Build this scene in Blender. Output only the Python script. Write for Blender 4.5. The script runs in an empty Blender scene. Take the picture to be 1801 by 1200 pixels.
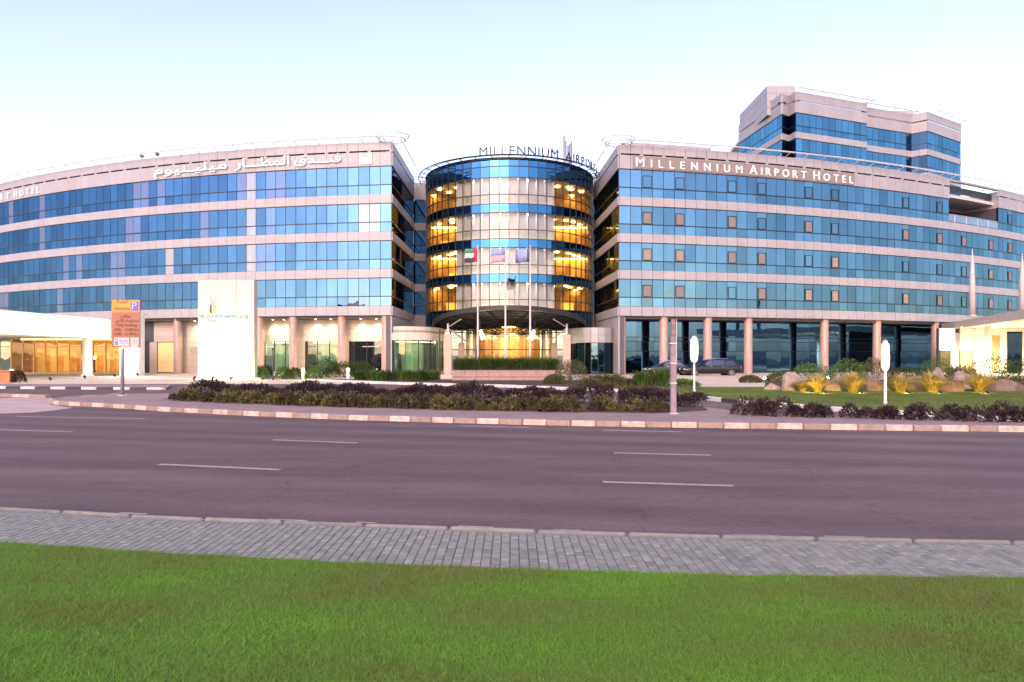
import bpy, math, random
import numpy as np
from mathutils import Vector, Matrix
R = math.radians
rnd = random.Random(7)
sc = bpy.context.scene
col = sc.collection

# ------------------------------------------------------------------ camera, sky, sun, exposure
F, CH, HY, CXP = 1200.0, 1.9, 625.0, 900.5          # focal length in photo pixels, eye height, horizon row, centre column
cam = bpy.data.cameras.new('camera'); camo = bpy.data.objects.new('camera', cam); col.objects.link(camo)
camo.location = (0, 0, CH); camo.rotation_euler = (R(90), 0, 0)
cam.sensor_width = 36; cam.lens = 36 * F / 1801; cam.shift_y = 25 / 1801
cam.clip_start = 0.1; cam.clip_end = 6000
sc.camera = camo
SUN_EL, SUN_AZ = 28.0, 195.0                          # low sun behind the photographer (azimuth from +Y towards +X)
SKY_WB = (1.20, .90, .87)
w = bpy.data.worlds.new('World'); sc.world = w; w.use_nodes = True
wn = w.node_tree; bg = wn.nodes['Background']
sky = wn.nodes.new('ShaderNodeTexSky'); sky.sky_type = 'NISHITA'; sky.sun_disc = False
sky.sun_elevation = R(SUN_EL); sky.sun_rotation = R(SUN_AZ)
sky.air_density = 1.0; sky.dust_density = 1.7; sky.ozone_density = 2.4; sky.altitude = 10
wb = wn.nodes.new('ShaderNodeMix'); wb.data_type = 'RGBA'; wb.blend_type = 'MULTIPLY'; wb.inputs[0].default_value = 1
wb.inputs[7].default_value = (*SKY_WB, 1)            # the photo's warm white balance, the same for the whole sky
wn.links.new(sky.outputs[0], wb.inputs[6]); wn.links.new(wb.outputs[2], bg.inputs[0]); bg.inputs[1].default_value = 0.15
sl = bpy.data.lights.new('sun', 'SUN'); slo = bpy.data.objects.new('sun', sl); col.objects.link(slo)
sl.energy = 0.5; sl.angle = R(14); sl.color = (1, .82, .74)
d = Vector((math.sin(R(SUN_AZ)) * math.cos(R(SUN_EL)), math.cos(R(SUN_AZ)) * math.cos(R(SUN_EL)), math.sin(R(SUN_EL))))
slo.rotation_euler = d.to_track_quat('Z', 'Y').to_euler(); slo.location = (0, -200, 80)
sc.view_settings.view_transform = 'Standard'; sc.view_settings.look = 'None'
sc.view_settings.exposure = 1.70; sc.view_settings.gamma = 1.0
sc.view_settings.use_curve_mapping = False
sc.render.engine = 'CYCLES'
cy = sc.cycles
cy.use_denoising = True
try:
    cy.denoiser = 'OPENIMAGEDENOISE'; cy.denoising_input_passes = 'RGB_ALBEDO_NORMAL'
except Exception:
    pass
cy.max_bounces = 7; cy.diffuse_bounces = 3; cy.glossy_bounces = 3; cy.transparent_max_bounces = 10
cy.transmission_bounces = 4; cy.sample_clamp_indirect = 6; cy.caustics_reflective = False; cy.caustics_refractive = False
LP = 1.0                                             # one factor for every lamp

# ------------------------------------------------------------------ helpers
def gp(px, py, z=0.0):
    """the point of height z that the photo shows at a pixel"""
    Y = F * (CH - z) / (py - HY)
    return Vector(((px - CXP) * Y / F, Y, z))
def at(px, py, Y):
    return Vector(((px - CXP) * Y / F, Y, CH + (HY - py) * Y / F))

class MB:
    def __init__(s): s.v = []; s.f = []; s.m = []
    def add(s, vs, fs, mi=0):
        o = len(s.v); s.v += [tuple(v) for v in vs]
        for f in fs: s.f.append(tuple(i + o for i in f)); s.m.append(mi)
        return s
    def box(s, x0, x1, y0, y1, z0, z1, mi=0):
        return s.add([(x0,y0,z0),(x1,y0,z0),(x1,y1,z0),(x0,y1,z0),(x0,y0,z1),(x1,y0,z1),(x1,y1,z1),(x0,y1,z1)],
              [(3,2,1,0),(4,5,6,7),(0,1,5,4),(1,2,6,5),(2,3,7,6),(3,0,4,7)], mi)
    def bbox(s, x0, x1, y0, y1, z0, z1, b=.01, mi=0):
        """box with chamfered edges"""
        xs, ys, zs = (x0, x1), (y0, y1), (z0, z1); vs = []; idx = {}
        for i in (0,1):
            for j in (0,1):
                for k in (0,1):
                    sx, sy, sz = (1 if i == 0 else -1), (1 if j == 0 else -1), (1 if k == 0 else -1)
                    for a in range(3):
                        p = [xs[i] + sx*b, ys[j] + sy*b, zs[k] + sz*b]
                        p[a] = (xs, ys, zs)[a][(i, j, k)[a]]
                        idx[i,j,k,a] = len(vs); vs.append(p)
        q = idx; fs = []
        for a in range(3):
            b1, b2 = [(1,2),(2,0),(0,1)][a]
            for sgn in (0,1):
                cs = []
                for (u, v_) in ((0,0),(1,0),(1,1),(0,1)):
                    c = [0,0,0]; c[a] = sgn; c[b1] = u; c[b2] = v_; cs.append(q[c[0],c[1],c[2],a])
                fs.append(cs if sgn else cs[::-1])
        for a in range(3):
            b1, b2 = [(1,2),(2,0),(0,1)][a]
            for u in (0,1):
                for v_ in (0,1):
                    c0 = [0,0,0]; c0[b1] = u; c0[b2] = v_; c1 = c0[:]; c1[a] = 1
                    f = [q[*c0,b1], q[*c1,b1], q[*c1,b2], q[*c0,b2]]
                    fs.append(f if u == v_ else f[::-1])
        for i in (0,1):
            for j in (0,1):
                for k in (0,1):
                    f = [q[i,j,k,0], q[i,j,k,1], q[i,j,k,2]]
                    fs.append(f if (i+j+k) % 2 == 1 else f[::-1])
        return s.add(vs, fs, mi)
    def tube(s, p0, p1, r0, r1=None, n=10, caps=True, mi=0):
        r1 = r0 if r1 is None else r1
        p0, p1 = Vector(p0), Vector(p1); d = (p1 - p0).normalized()
        a = d.orthogonal().normalized(); b = d.cross(a); vs = []
        for p, r in ((p0, r0), (p1, r1)):
            for i in range(n):
                t = 2*math.pi*i/n; vs.append(p + a*r*math.cos(t) + b*r*math.sin(t))
        fs = [(i, (i+1) % n, n + (i+1) % n, n + i) for i in range(n)]
        if caps: fs += [tuple(range(n))[::-1], tuple(range(n, 2*n))]
        return s.add(vs, fs, mi)
    def path(s, pts, r, n=8, closed=False):
        pts = [Vector(p) for p in pts]; m = len(pts); vs = []
        for i, p in enumerate(pts):
            a = pts[i-1] if (i or closed) else p; b = pts[(i+1) % m] if (i < m-1 or closed) else p
            t = (b - a).normalized(); u = t.cross(Vector((0,0,1)))
            u = u.normalized() if u.length > 1e-3 else Vector((1,0,0)); v = t.cross(u)
            for k in range(n):
                q = 2*math.pi*k/n; vs.append(p + u*r*math.cos(q) + v*r*math.sin(q))
        fs = []
        for i in range(m if closed else m-1):
            j = (i+1) % m
            for k in range(n): fs.append((i*n+k, i*n+(k+1) % n, j*n+(k+1) % n, j*n+k))
        if not closed: fs += [tuple(range(n)), tuple(range((m-1)*n, m*n))[::-1]]
        return s.add(vs, fs)
    def lathe(s, prof, n=20, cx=0, cy_=0, mi=0):
        m = len(prof); vs = []
        for r, z in prof:
            for k in range(n):
                t = 2*math.pi*k/n; vs.append((cx + r*math.cos(t), cy_ + r*math.sin(t), z))
        fs = [(i*n+k, i*n+(k+1) % n, (i+1)*n+(k+1) % n, (i+1)*n+k) for i in range(m-1) for k in range(n)]
        fs += [tuple(range(n))[::-1], tuple(range((m-1)*n, m*n))]
        return s.add(vs, fs, mi)
    def prism(s, poly, z0, z1, mi=0):
        n = len(poly)
        vs = [(p[0], p[1], z0) for p in poly] + [(p[0], p[1], z1) for p in poly]
        ar = sum(poly[i][0]*poly[(i+1) % n][1] - poly[(i+1) % n][0]*poly[i][1] for i in range(n))
        fs = [(i, (i+1) % n, n+(i+1) % n, n+i) for i in range(n)] + [tuple(range(n))[::-1], tuple(range(n, 2*n))]
        if ar < 0: fs = [f[::-1] for f in fs]
        return s.add(vs, fs, mi)
    def strip(s, pts, nrm, z0, z1, o0, o1, mi=0):
        """a band with thickness that follows a plan polyline; o0/o1 = offsets along the outward normals"""
        n = len(pts); vs = []
        for p, q in zip(pts, nrm):
            for o, z in ((o0, z0), (o1, z0), (o1, z1), (o0, z1)): vs.append((p[0]+q[0]*o, p[1]+q[1]*o, z))
        fs = []
        for i in range(n-1):
            a, b = 4*i, 4*(i+1)
            for k in range(4): fs.append((a+k, a+(k+1) % 4, b+(k+1) % 4, b+k))
        fs += [(0,3,2,1), (4*n-4, 4*n-3, 4*n-2, 4*n-1)]
        return s.add(vs, fs, mi)
    def mesh(s, name, *mats, smooth=False):
        me = bpy.data.meshes.new(name); me.from_pydata(s.v, [], s.f)
        for m in mats: me.materials.append(m)
        if len(mats) > 1: me.polygons.foreach_set('material_index', s.m)
        if smooth: me.polygons.foreach_set('use_smooth', [True]*len(s.f))
        me.update(); return me

WL = {}                                              # world location of each Empty / parent with no rotation
def wl(o):
    return WL.get(o.name, Vector((0,0,0))) if o else Vector((0,0,0))
def tag(o, label=None, cat=None, group=None, kind=None):
    if label: o['label'] = label
    if cat: o['category'] = cat
    if group: o['group'] = group
    if kind: o['kind'] = kind
    return o
def thing(name, label, cat, loc, group=None):
    o = bpy.data.objects.new(name, None); o.empty_display_size = .3; col.objects.link(o)
    o.location = loc; WL[o.name] = Vector(loc); return tag(o, label, cat, group)
def put(name, me, parent=None, loc=None, rot=(0,0,0)):
    """link a mesh; loc is a WORLD location. loc None: the mesh is in world coordinates"""
    o = bpy.data.objects.new(name, me); col.objects.link(o)
    L = Vector((0,0,0)) if loc is None else Vector(loc)
    o.location = L - wl(parent); o.rotation_euler = rot
    if parent: o.parent = parent
    WL[o.name] = L; return o
def mk(name, mb, mat, parent=None, loc=None, rot=(0,0,0), smooth=False):
    return put(name, mb.mesh(name, *(mat if isinstance(mat, (list, tuple)) else [mat]), smooth=smooth), parent, loc, rot)
def loc_(name, me, parent, l=(0,0,0), rot=(0,0,0)):
    """link a mesh at a LOCAL location under its parent"""
    o = bpy.data.objects.new(name, me); col.objects.link(o); o.parent = parent; o.location = l; o.rotation_euler = rot; return o
def copy_tree(o, parent=None):
    c = o.copy(); col.objects.link(c)
    if parent: c.parent = parent
    for ch in list(o.children): copy_tree(ch, c)
    return c
def lamp(kind, parent, l, energy, color, size=.1, rot=None, spot=None, blend=.6):
    """the light of a lamp, a child of that lamp (local location)"""
    li = bpy.data.lights.new('light', kind); li.energy = energy*LP; li.color = color
    if kind in ('POINT', 'SPOT'): li.shadow_soft_size = size
    if kind == 'AREA': li.size = size
    if kind == 'SPOT': li.spot_size = R(spot or 90); li.spot_blend = blend
    o = bpy.data.objects.new('light', li); col.objects.link(o); o.parent = parent; o.location = l
    if rot is not None: o.rotation_euler = rot
    return o

# ------------------------------------------------------------------ letter shapes (made first, while the scene is still empty)
AR_BASE = dict(zip('ابتثجحخدذرزسشصضطظعغفقكلمنهوىيةأ', [0xFE8D, 0xFE8F, 0xFE95, 0xFE99, 0xFE9D, 0xFEA1, 0xFEA5, 0xFEA9, 0xFEAB, 0xFEAD, 0xFEAF, 0xFEB1, 0xFEB5, 0xFEB9, 0xFEBD, 0xFEC1, 0xFEC5, 0xFEC9, 0xFECD, 0xFED1, 0xFED5, 0xFED9, 0xFEDD, 0xFEE1, 0xFEE5, 0xFEE9, 0xFEED, 0xFEEF, 0xFEF1, 0xFE93, 0xFE83]))
NOJOIN = set('ادذرزوىةأ')
def shape_ar(word):
    out = []
    for i, c in enumerate(word):
        if c == 'ـ': out.append(c); continue
        prev = i > 0 and word[i-1] not in NOJOIN; nxt = i < len(word)-1 and c not in NOJOIN
        out.append(chr(AR_BASE[c] + (3 if prev and nxt else 1 if prev else 2 if nxt else 0)))
    return ''.join(out[::-1])
GLY = {}
def make_glyph(txt):
    cu = bpy.data.curves.new('lettering', 'FONT'); cu.body = txt; cu.size = 1; cu.extrude = .5; cu.resolution_u = 3
    ob = bpy.data.objects.new('lettering', cu); col.objects.link(ob)
    dg = bpy.context.evaluated_depsgraph_get(); me = bpy.data.meshes.new_from_object(ob.evaluated_get(dg))
    bpy.data.objects.remove(ob); bpy.data.curves.remove(cu)
    co = np.zeros(len(me.vertices)*3, np.float32); me.vertices.foreach_get('co', co); co = co.reshape(-1, 3)
    GLY[txt] = (me, np.stack([co[:, 0], -co[:, 2], co[:, 1]], 1))
ARW = {w_: shape_ar(w_) for w_ in ('ميليـنيوم', 'المطـــار', 'فنـــدق', 'انتبه', 'مواقف', 'مدفوعة', 'الأجر')}
for t_ in list('MILENUAIRPORTHO') + ['MILLENNIUM', 'AIRPORT', 'HOTEL', 'DUBAI', 'Attention', 'Paid Parking', '8:00 - 13:00 hrs', '16:00 - 21:00 hrs', '7275', '375C'] + list(ARW.values()) + [ARW['الأجر']+' '+ARW['مدفوعة']]: make_glyph(t_)
def glyphs(txt, size, depth, offset=0.0):
    """mesh of a text run standing in the XZ plane, facing -Y, centred; returns mesh data, xmin, xmax"""
    me0, c0 = GLY[txt]; me = me0.copy(); out = c0*np.array([size, depth, size]); x0, x1 = out[:, 0].min(), out[:, 0].max(); out[:, 0] -= (x0+x1)/2
    me.vertices.foreach_set('co', out.astype(np.float32).ravel()); me.update(); me.name = 'letter'; me.materials.clear(); return me, float(x0), float(x1)

# ------------------------------------------------------------------ materials
def mat_new(name):
    m = bpy.data.materials.new(name); m.use_nodes = True; nt = m.node_tree
    return m, nt, nt.nodes, nt.links, nt.nodes['Principled BSDF']
def ramp(N, stops):
    r = N.new('ShaderNodeValToRGB'); e = r.color_ramp.elements
    while len(e) < len(stops): e.new(.5)
    for k, (p, c) in enumerate(stops): e[k].position = p; e[k].color = (*c, 1)
    return r
def noise(N, L, scale, detail=4, coord='Object', rough=.55, vec=None, stretch=None):
    t = N.new('ShaderNodeTexNoise'); t.inputs['Scale'].default_value = scale
    t.inputs['Detail'].default_value = detail; t.inputs['Roughness'].default_value = rough
    if vec is None:
        c = N.new('ShaderNodeTexCoord') if coord != 'Position' else N.new('ShaderNodeNewGeometry')
        vec = c.outputs['Position' if coord == 'Position' else coord]
    if stretch:
        mp = N.new('ShaderNodeMapping'); mp.inputs['Scale'].default_value = stretch[:3]
        if len(stretch) > 3: mp.inputs['Rotation'].default_value = (0, 0, stretch[3])
        L.new(vec, mp.inputs[0]); vec = mp.outputs[0]
    L.new(vec, t.inputs['Vector']); return t
def solid(name, c, rough=.6, metal=0, var=.12, scale=3.0, bump=0, bscale=40, coord='Position', spec=.5, orand=.0):
    """plain surface with soft tone variation, fine relief and (orand) a per-piece tone shift"""
    m, nt, N, L, P = mat_new(name)
    t = noise(N, L, scale, 5, coord)
    a = tuple(max(0, x*(1-var)) for x in c); b = tuple(min(1, x*(1+var)) for x in c)
    r = ramp(N, [(.3, a), (.7, b)]); L.new(t.outputs[0], r.inputs[0]); out = r.outputs[0]
    if orand:
        oi = N.new('ShaderNodeObjectInfo'); mr = N.new('ShaderNodeMapRange')
        mr.inputs[3].default_value = 1-orand; mr.inputs[4].default_value = 1+orand
        L.new(oi.outputs['Random'], mr.inputs[0])
        hs = N.new('ShaderNodeHueSaturation'); L.new(out, hs.inputs['Color']); L.new(mr.outputs[0], hs.inputs['Value']); out = hs.outputs[0]
    L.new(out, P.inputs['Base Color']); P.inputs['Roughness'].default_value = rough; P.inputs['Metallic'].default_value = metal
    P.inputs['Specular IOR Level'].default_value = spec
    if bump:
        t2 = noise(N, L, bscale, 3, coord); bp = N.new('ShaderNodeBump'); bp.inputs['Strength'].default_value = bump
        bp.inputs['Distance'].default_value = .02
        L.new(t2.outputs[0], bp.inputs['Height']); L.new(bp.outputs[0], P.inputs['Normal'])
    return m
def emit(name, c, s):
    m, nt, N, L, P = mat_new(name)
    P.inputs['Base Color'].default_value = (*c, 1); P.inputs['Emission Color'].default_value = (*c, 1)
    P.inputs['Emission Strength'].default_value = s*LP; return m
def mirror_glass(name, tint, body, refl=.75, wave=.012, curtain=None):
    """coloured reflective curtain-wall glass: tinted mirror coat over a dark (or curtained) body"""
    m, nt, N, L, P = mat_new(name); N.remove(P); out = N['Material Output']
    g = N.new('ShaderNodeBsdfGlossy'); g.inputs['Roughness'].default_value = .015; g.inputs['Color'].default_value = (*tint, 1)
    df = N.new('ShaderNodeBsdfDiffuse'); df.inputs['Color'].default_value = (*body, 1)
    oi = N.new('ShaderNodeObjectInfo')
    t = noise(N, L, .55, 2, 'Position'); bp = N.new('ShaderNodeBump'); bp.inputs['Strength'].default_value = 1
    bp.inputs['Distance'].default_value = wave; L.new(t.outputs[0], bp.inputs['Height']); L.new(bp.outputs[0], g.inputs['Normal'])
    tv = N.new('ShaderNodeMapRange'); tv.inputs[3].default_value = .88; tv.inputs[4].default_value = 1.15; L.new(oi.outputs['Random'], tv.inputs[0])
    dirt = noise(N, L, .35, 4, 'Position', stretch=(1, 1, .35)); dr = N.new('ShaderNodeMapRange'); dr.inputs[1].default_value = .3; dr.inputs[2].default_value = .7; dr.inputs[3].default_value = .86; dr.inputs[4].default_value = 1.14; L.new(dirt.outputs[0], dr.inputs[0])
    tm = N.new('ShaderNodeMath'); tm.operation = 'MULTIPLY'; L.new(tv.outputs[0], tm.inputs[0]); L.new(dr.outputs[0], tm.inputs[1])
    vm = N.new('ShaderNodeVectorMath'); vm.operation = 'SCALE'; vm.inputs[0].default_value = tint; L.new(tm.outputs[0], vm.inputs['Scale']); L.new(vm.outputs[0], g.inputs['Color'])
    if curtain:
        wv = noise(N, L, 5, 2, 'Position', stretch=(1, 1, .05))
        r = ramp(N, [(.3, tuple(x*.75 for x in curtain)), (.7, curtain)]); L.new(wv.outputs[0], r.inputs[0]); L.new(r.outputs[0], df.inputs['Color'])
    mr = N.new('ShaderNodeMapRange'); mr.inputs[3].default_value = refl-.06; mr.inputs[4].default_value = min(.98, refl+.06)
    L.new(oi.outputs['Random'], mr.inputs[0])
    mx = N.new('ShaderNodeMixShader'); L.new(mr.outputs[0], mx.inputs[0]); L.new(df.outputs[0], mx.inputs[1]); L.new(g.outputs[0], mx.inputs[2])
    L.new(mx.outputs[0], out.inputs[0]); return m
def clear_glass(name, tint, refl=.12):
    m, nt, N, L, P = mat_new(name); N.remove(P); out = N['Material Output']
    tr = N.new('ShaderNodeBsdfTransparent'); tr.inputs[0].default_value = (*tint, 1)
    g = N.new('ShaderNodeBsdfGlossy'); g.inputs['Roughness'].default_value = .02; g.inputs['Color'].default_value = (.8, .9, 1, 1)
    lf = N.new('ShaderNodeLayerWeight'); lf.inputs[0].default_value = .5
    lw = N.new('ShaderNodeMath'); lw.operation = 'POWER'; lw.inputs[1].default_value = 5; L.new(lf.outputs['Facing'], lw.inputs[0])
    ma = N.new('ShaderNodeMath'); ma.operation = 'ADD'; ma.inputs[1].default_value = refl; ma.use_clamp = True; L.new(lw.outputs[0], ma.inputs[0])
    t = noise(N, L, .6, 2, 'Position'); bp = N.new('ShaderNodeBump'); bp.inputs['Distance'].default_value = .01
    L.new(t.outputs[0], bp.inputs['Height']); L.new(bp.outputs[0], g.inputs['Normal'])
    mx = N.new('ShaderNodeMixShader'); L.new(ma.outputs[0], mx.inputs[0]); L.new(tr.outputs[0], mx.inputs[1]); L.new(g.outputs[0], mx.inputs[2])
    L.new(mx.outputs[0], out.inputs[0]); return m
def leafmat(name, c1, c2, c3=None, trans=.3, rough=.5, scale=2.0, fine=14, stretch=None):
    """foliage: clumps of two or three tones, partly translucent"""
    m, nt, N, L, P = mat_new(name); out = N['Material Output']
    t = noise(N, L, scale, 3, 'Position', stretch=stretch); t2 = noise(N, L, scale*fine, 2, 'Position')
    ad = N.new('ShaderNodeMath'); ad.operation = 'ADD'; L.new(t.outputs[0], ad.inputs[0]); L.new(t2.outputs[0], ad.inputs[1])
    ml = N.new('ShaderNodeMath'); ml.operation = 'MULTIPLY'; ml.inputs[1].default_value = .5; L.new(ad.outputs[0], ml.inputs[0])
    st = [(.38, c1), (.55, c2)] + ([(.66, c3)] if c3 else [])
    r = ramp(N, st); L.new(ml.outputs[0], r.inputs[0]); L.new(r.outputs[0], P.inputs['Base Color'])
    P.inputs['Roughness'].default_value = rough; P.inputs['Specular IOR Level'].default_value = .25
    tl = N.new('ShaderNodeBsdfTranslucent'); L.new(r.outputs[0], tl.inputs[0])
    mx = N.new('ShaderNodeMixShader'); mx.inputs[0].default_value = trans
    L.new(P.outputs[0], mx.inputs[1]); L.new(tl.outputs[0], mx.inputs[2]); L.new(mx.outputs[0], out.inputs[0]); return m

STONE = solid('pale_stone', (.268, .262, .283), .45, var=.07, scale=.6, bump=.05, bscale=12, orand=.035)
STONE_L = solid('cream_stone', (.42, .365, .31), .5, var=.06, scale=.7, bump=.05, bscale=12, orand=.03)
COLUMN = solid('pink_stone', (.31, .215, .175), .4, var=.1, scale=2.5, bump=.05)
JOINT = solid('dark_joint', (.05, .05, .06), .6)
SOFFIT = solid('soffit', (.45, .42, .40), .6)
DARKM = solid('dark_frame', (.02, .022, .028), .4, metal=.3)
GREYM = solid('grey_metal', (.42, .41, .42), .4, metal=.6, bump=.02)
PALEM = solid('pale_metal', (.62, .60, .60), .4, metal=.3)
WHITE = solid('white_paint', (.42, .41, .42), .4, var=.04)
BLUEG = mirror_glass('blue_glass', (.050, .124, .232), (.01, .02, .03), .92, .018)
TEALG = mirror_glass('teal_glass', (.104, .222, .312), (.012, .025, .03), .90, .018)
CURTG = mirror_glass('curtained_glass', (.05, .14, .28), (.1,.1,.1), .68, curtain=(.27, .265, .34))
CREAMG = mirror_glass('cream_curtain_reflection_glass', (.09, .18, .3), (.1,.1,.1), .5, curtain=(.50, .44, .34))
DARKG = mirror_glass('dark_glass', (.10, .13, .17), (.012, .014, .018), .8)
SPANG = mirror_glass('spandrel_glass', (.040, .14, .27), (.01, .02, .03), .92)
CLEAR = clear_glass('clear_glass', (.86, .88, .84), .05)
AMBERG = clear_glass('amber_glass', (.92, .84, .66), .04)
GREENG = clear_glass('green_glass', (.66, .82, .70), .08)
GOLD = solid('gold_panelling', (.60, .37, .11), .5, var=.35, scale=1.5)
WOOD = solid('warm_wood', (.42, .22, .07), .45, var=.3, scale=2)
PALEW = solid('pale_plaster', (.74, .69, .70), .7, var=.05)
CARPET = solid('interior_floor', (.30, .20, .12), .5)

# ------------------------------------------------------------------ plan curves of the two wings
class Arc:
    def __init__(s, A, B, C):
        ax, ay = A; bx, by = B; cx, cy_ = C
        D = 2*(ax*(by-cy_) + bx*(cy_-ay) + cx*(ay-by))
        ux = ((ax*ax+ay*ay)*(by-cy_) + (bx*bx+by*by)*(cy_-ay) + (cx*cx+cy_*cy_)*(ay-by))/D
        uy = ((ax*ax+ay*ay)*(cx-bx) + (bx*bx+by*by)*(ax-cx) + (cx*cx+cy_*cy_)*(bx-ax))/D
        s.c = (ux, uy); s.r = math.hypot(ax-ux, ay-uy)
        s.a0 = math.atan2(ay-uy, ax-ux); a2 = math.atan2(cy_-uy, cx-ux)
        s.sg = 1 if (a2-s.a0) > 0 else -1
    def p(s, t, o=0.0):
        a = s.a0 + s.sg*t/s.r; return Vector((s.c[0] + (s.r+o)*math.cos(a), s.c[1] + (s.r+o)*math.sin(a)))
    def n(s, t):
        a = s.a0 + s.sg*t/s.r; return Vector((math.cos(a), math.sin(a)))
    def rz(s, t):                                    # turns local -Y to the outward normal
        q = s.n(t); return math.atan2(q.y, q.x) + math.pi/2
    def at_px(s, px):                                # arc length where the photo column px crosses the curve
        lo, hi = 0, 110
        f = lambda t: (s.p(t).x/s.p(t).y*F + CXP - px)
        s0 = f(0) > 0
        for _ in range(50):
            m = (lo+hi)/2
            if (f(m) > 0) == s0: lo = m
            else: hi = m
        return lo
AL = Arc((-11.5, 65), (-28.4, 68.0), (-61.5, 81.5))
AR = Arc((10.35, 66), (36.5, 72.9), (65.3, 87))
TOPS = [19.92, 16.37, 12.82, 9.27]                   # heads of the four glass bands
GH, TRZ = 2.67, 1.74                                 # glass height, head-to-transom
SOF, PAR = 5.72, 22.25                               # underside of the lowest stone band, parapet top

def line_nodes(P0, P1, n):
    return [P0.lerp(P1, i/n) for i in range(n+1)]

def wing(name, label, arc, ncol, mod, glass, lit, curt, depth_side=13.6, skip_top=None, gap=.014):
    base = Vector((*arc.p(0), 0)); W = thing(name, label, 'hotel wing', base)
    sgn = -1 if arc.p(10).x < arc.p(0).x else 1
    ts = [i*mod for i in range(ncol+1)]
    P = [arc.p(t) for t in ts]; Nn = [arc.n(t) for t in ts]
    # the inner side face runs straight back from the corner
    C0 = arc.p(0); C1 = Vector((C0.x + (.15 if sgn < 0 else -.75), C0.y + depth_side))
    sd = (C1-C0).normalized(); sn = Vector((sd.y, -sd.x)); sn = sn if sn.x*sgn < 0 else -sn
    nsd = 12; SP = line_nodes(C0, C1, nsd); SN = [sn]*(nsd+1)
    cnr = (Nn[0]+sn); cnr = cnr/ (cnr.dot(sn))       # mitred corner normal
    full = SP[::-1][:-1] + P; fulln = SN[::-1][:-1] + [cnr] + Nn[1:]
    # solid core behind the glass, roof slab
    back = [Vector((P[-1].x - Nn[-1].x*16, P[-1].y - Nn[-1].y*16)), Vector((C1.x + sgn*2, C1.y + 2.0))]
    ins = [p - q*.30 for p, q in zip(full, fulln)]
    if skip_top:
        mk('core', MB().prism(ins + back, SOF-.28, TOPS[0]-GH-.05), JOINT, W)
        i0, i1 = skip_top
        k0 = len(SP)-1
        rec = []
        for i, p in enumerate(full):
            j = i-k0
            if j == i0: rec += [p - fulln[i]*.30, p - fulln[i]*4.3]
            elif j == i1: rec += [p - fulln[i]*4.3, p - fulln[i]*.30]
            elif i0 < j < i1: rec.append(p - fulln[i]*4.3)
            else: rec.append(p - fulln[i]*.30)
        mk('core', MB().prism(rec + back, TOPS[0]-GH-.05, TOPS[0]+.4), JOINT, W)
    else:
        mk('core', MB().prism(ins + back, SOF-.28, TOPS[0]+.4), JOINT, W)
    mk('roof', MB().prism([p - q*.5 for p, q in zip(full, fulln)] + back, TOPS[0]+.42, TOPS[0]+.75), SOFFIT, W)
    # panes, one by one
    wd = mod*(1+.0)-.055
    up = MB().box(-wd/2, wd/2, -.02, .02, -(TRZ-.06)/2, (TRZ-.06)/2); lowh = GH-TRZ-.07
    lo = MB().box(-wd/2, wd/2, -.02, .02, -lowh/2, lowh/2)
    meU = {g: up.mesh('vision_pane', g) for g in (glass, CURTG, CREAMG, DARKG)}
    meL = {g: lo.mesh('lower_pane', g) for g in (glass, CURTG, CREAMG, DARKG)}
    jit = lambda: (rnd.gauss(0, .006), 0, rnd.gauss(0, .007))
    for f, zt in enumerate(TOPS):
        for i in range(ncol):
            if skip_top and f == 0 and skip_top[0] <= i < skip_top[1]: continue
            t = (i+.5)*mod; p = arc.p(t); rz = arc.rz(t)
            g = CREAMG if (f, i) in lit else (CURTG if (f, i) in curt else glass)
            a, b, c = jit()
            put('vision_pane', meU[g], W, (p.x, p.y, zt-.03-(TRZ-.06)/2), (a, b, rz+c))
            a, b, c = jit()
            put('lower_pane', meL[g], W, (p.x, p.y, zt-TRZ-.04-lowh/2), (a, b, rz+c))
    # side panes (dark face towards the round tower)
    swd = (C1-C0).length/nsd-.055; srz = math.atan2(sn.y, sn.x)+math.pi/2
    sU = {g: MB().box(-swd/2, swd/2, -.02, .02, -(TRZ-.06)/2, (TRZ-.06)/2).mesh('dark_pane', g) for g in (DARKG, AMBW)}
    sL = {g: MB().box(-swd/2, swd/2, -.02, .02, -lowh/2, lowh/2).mesh('dark_lower_pane', g) for g in (DARKG, AMBW)}
    for f, zt in enumerate(TOPS):
        for i in range(nsd):
            p = (SP[i]+SP[i+1])/2
            g = AMBW if (f, i) in SIDELIT[name] else DARKG
            put('dark_pane', sU[g], W, (p.x, p.y, zt-.03-(TRZ-.06)/2), (rnd.gauss(0,.004), 0, srz+rnd.gauss(0,.006)))
            put('dark_lower_pane', sL[DARKG], W, (p.x, p.y, zt-TRZ-.04-lowh/2), (rnd.gauss(0,.004), 0, srz+rnd.gauss(0,.006)))
    # transoms and band edges
    for f, zt in enumerate(TOPS):
        segs = [(full, fulln)]
        if skip_top and f == 0:
            k0 = len(SP)-1
            segs = [(full[:k0+skip_top[0]+1], fulln[:k0+skip_top[0]+1]), (full[k0+skip_top[1]:], fulln[k0+skip_top[1]:])]
        for a, b in segs:
            mk('transom', MB().strip(a, b, zt-TRZ-.06, zt-TRZ+.03, -.1, .07), DARKM, W)
            mk('head_trim', MB().strip(a, b, zt-.035, zt+.03, -.1, .05), DARKM, W)
    # stone cladding panels: three bands, the soffit band, the parapet
    bands = [(TOPS[1]+.035, TOPS[0]-GH+.0), (TOPS[2]+.035, TOPS[1]-GH), (TOPS[3]+.035, TOPS[2]-GH), (SOF, TOPS[3]-GH)]
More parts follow.
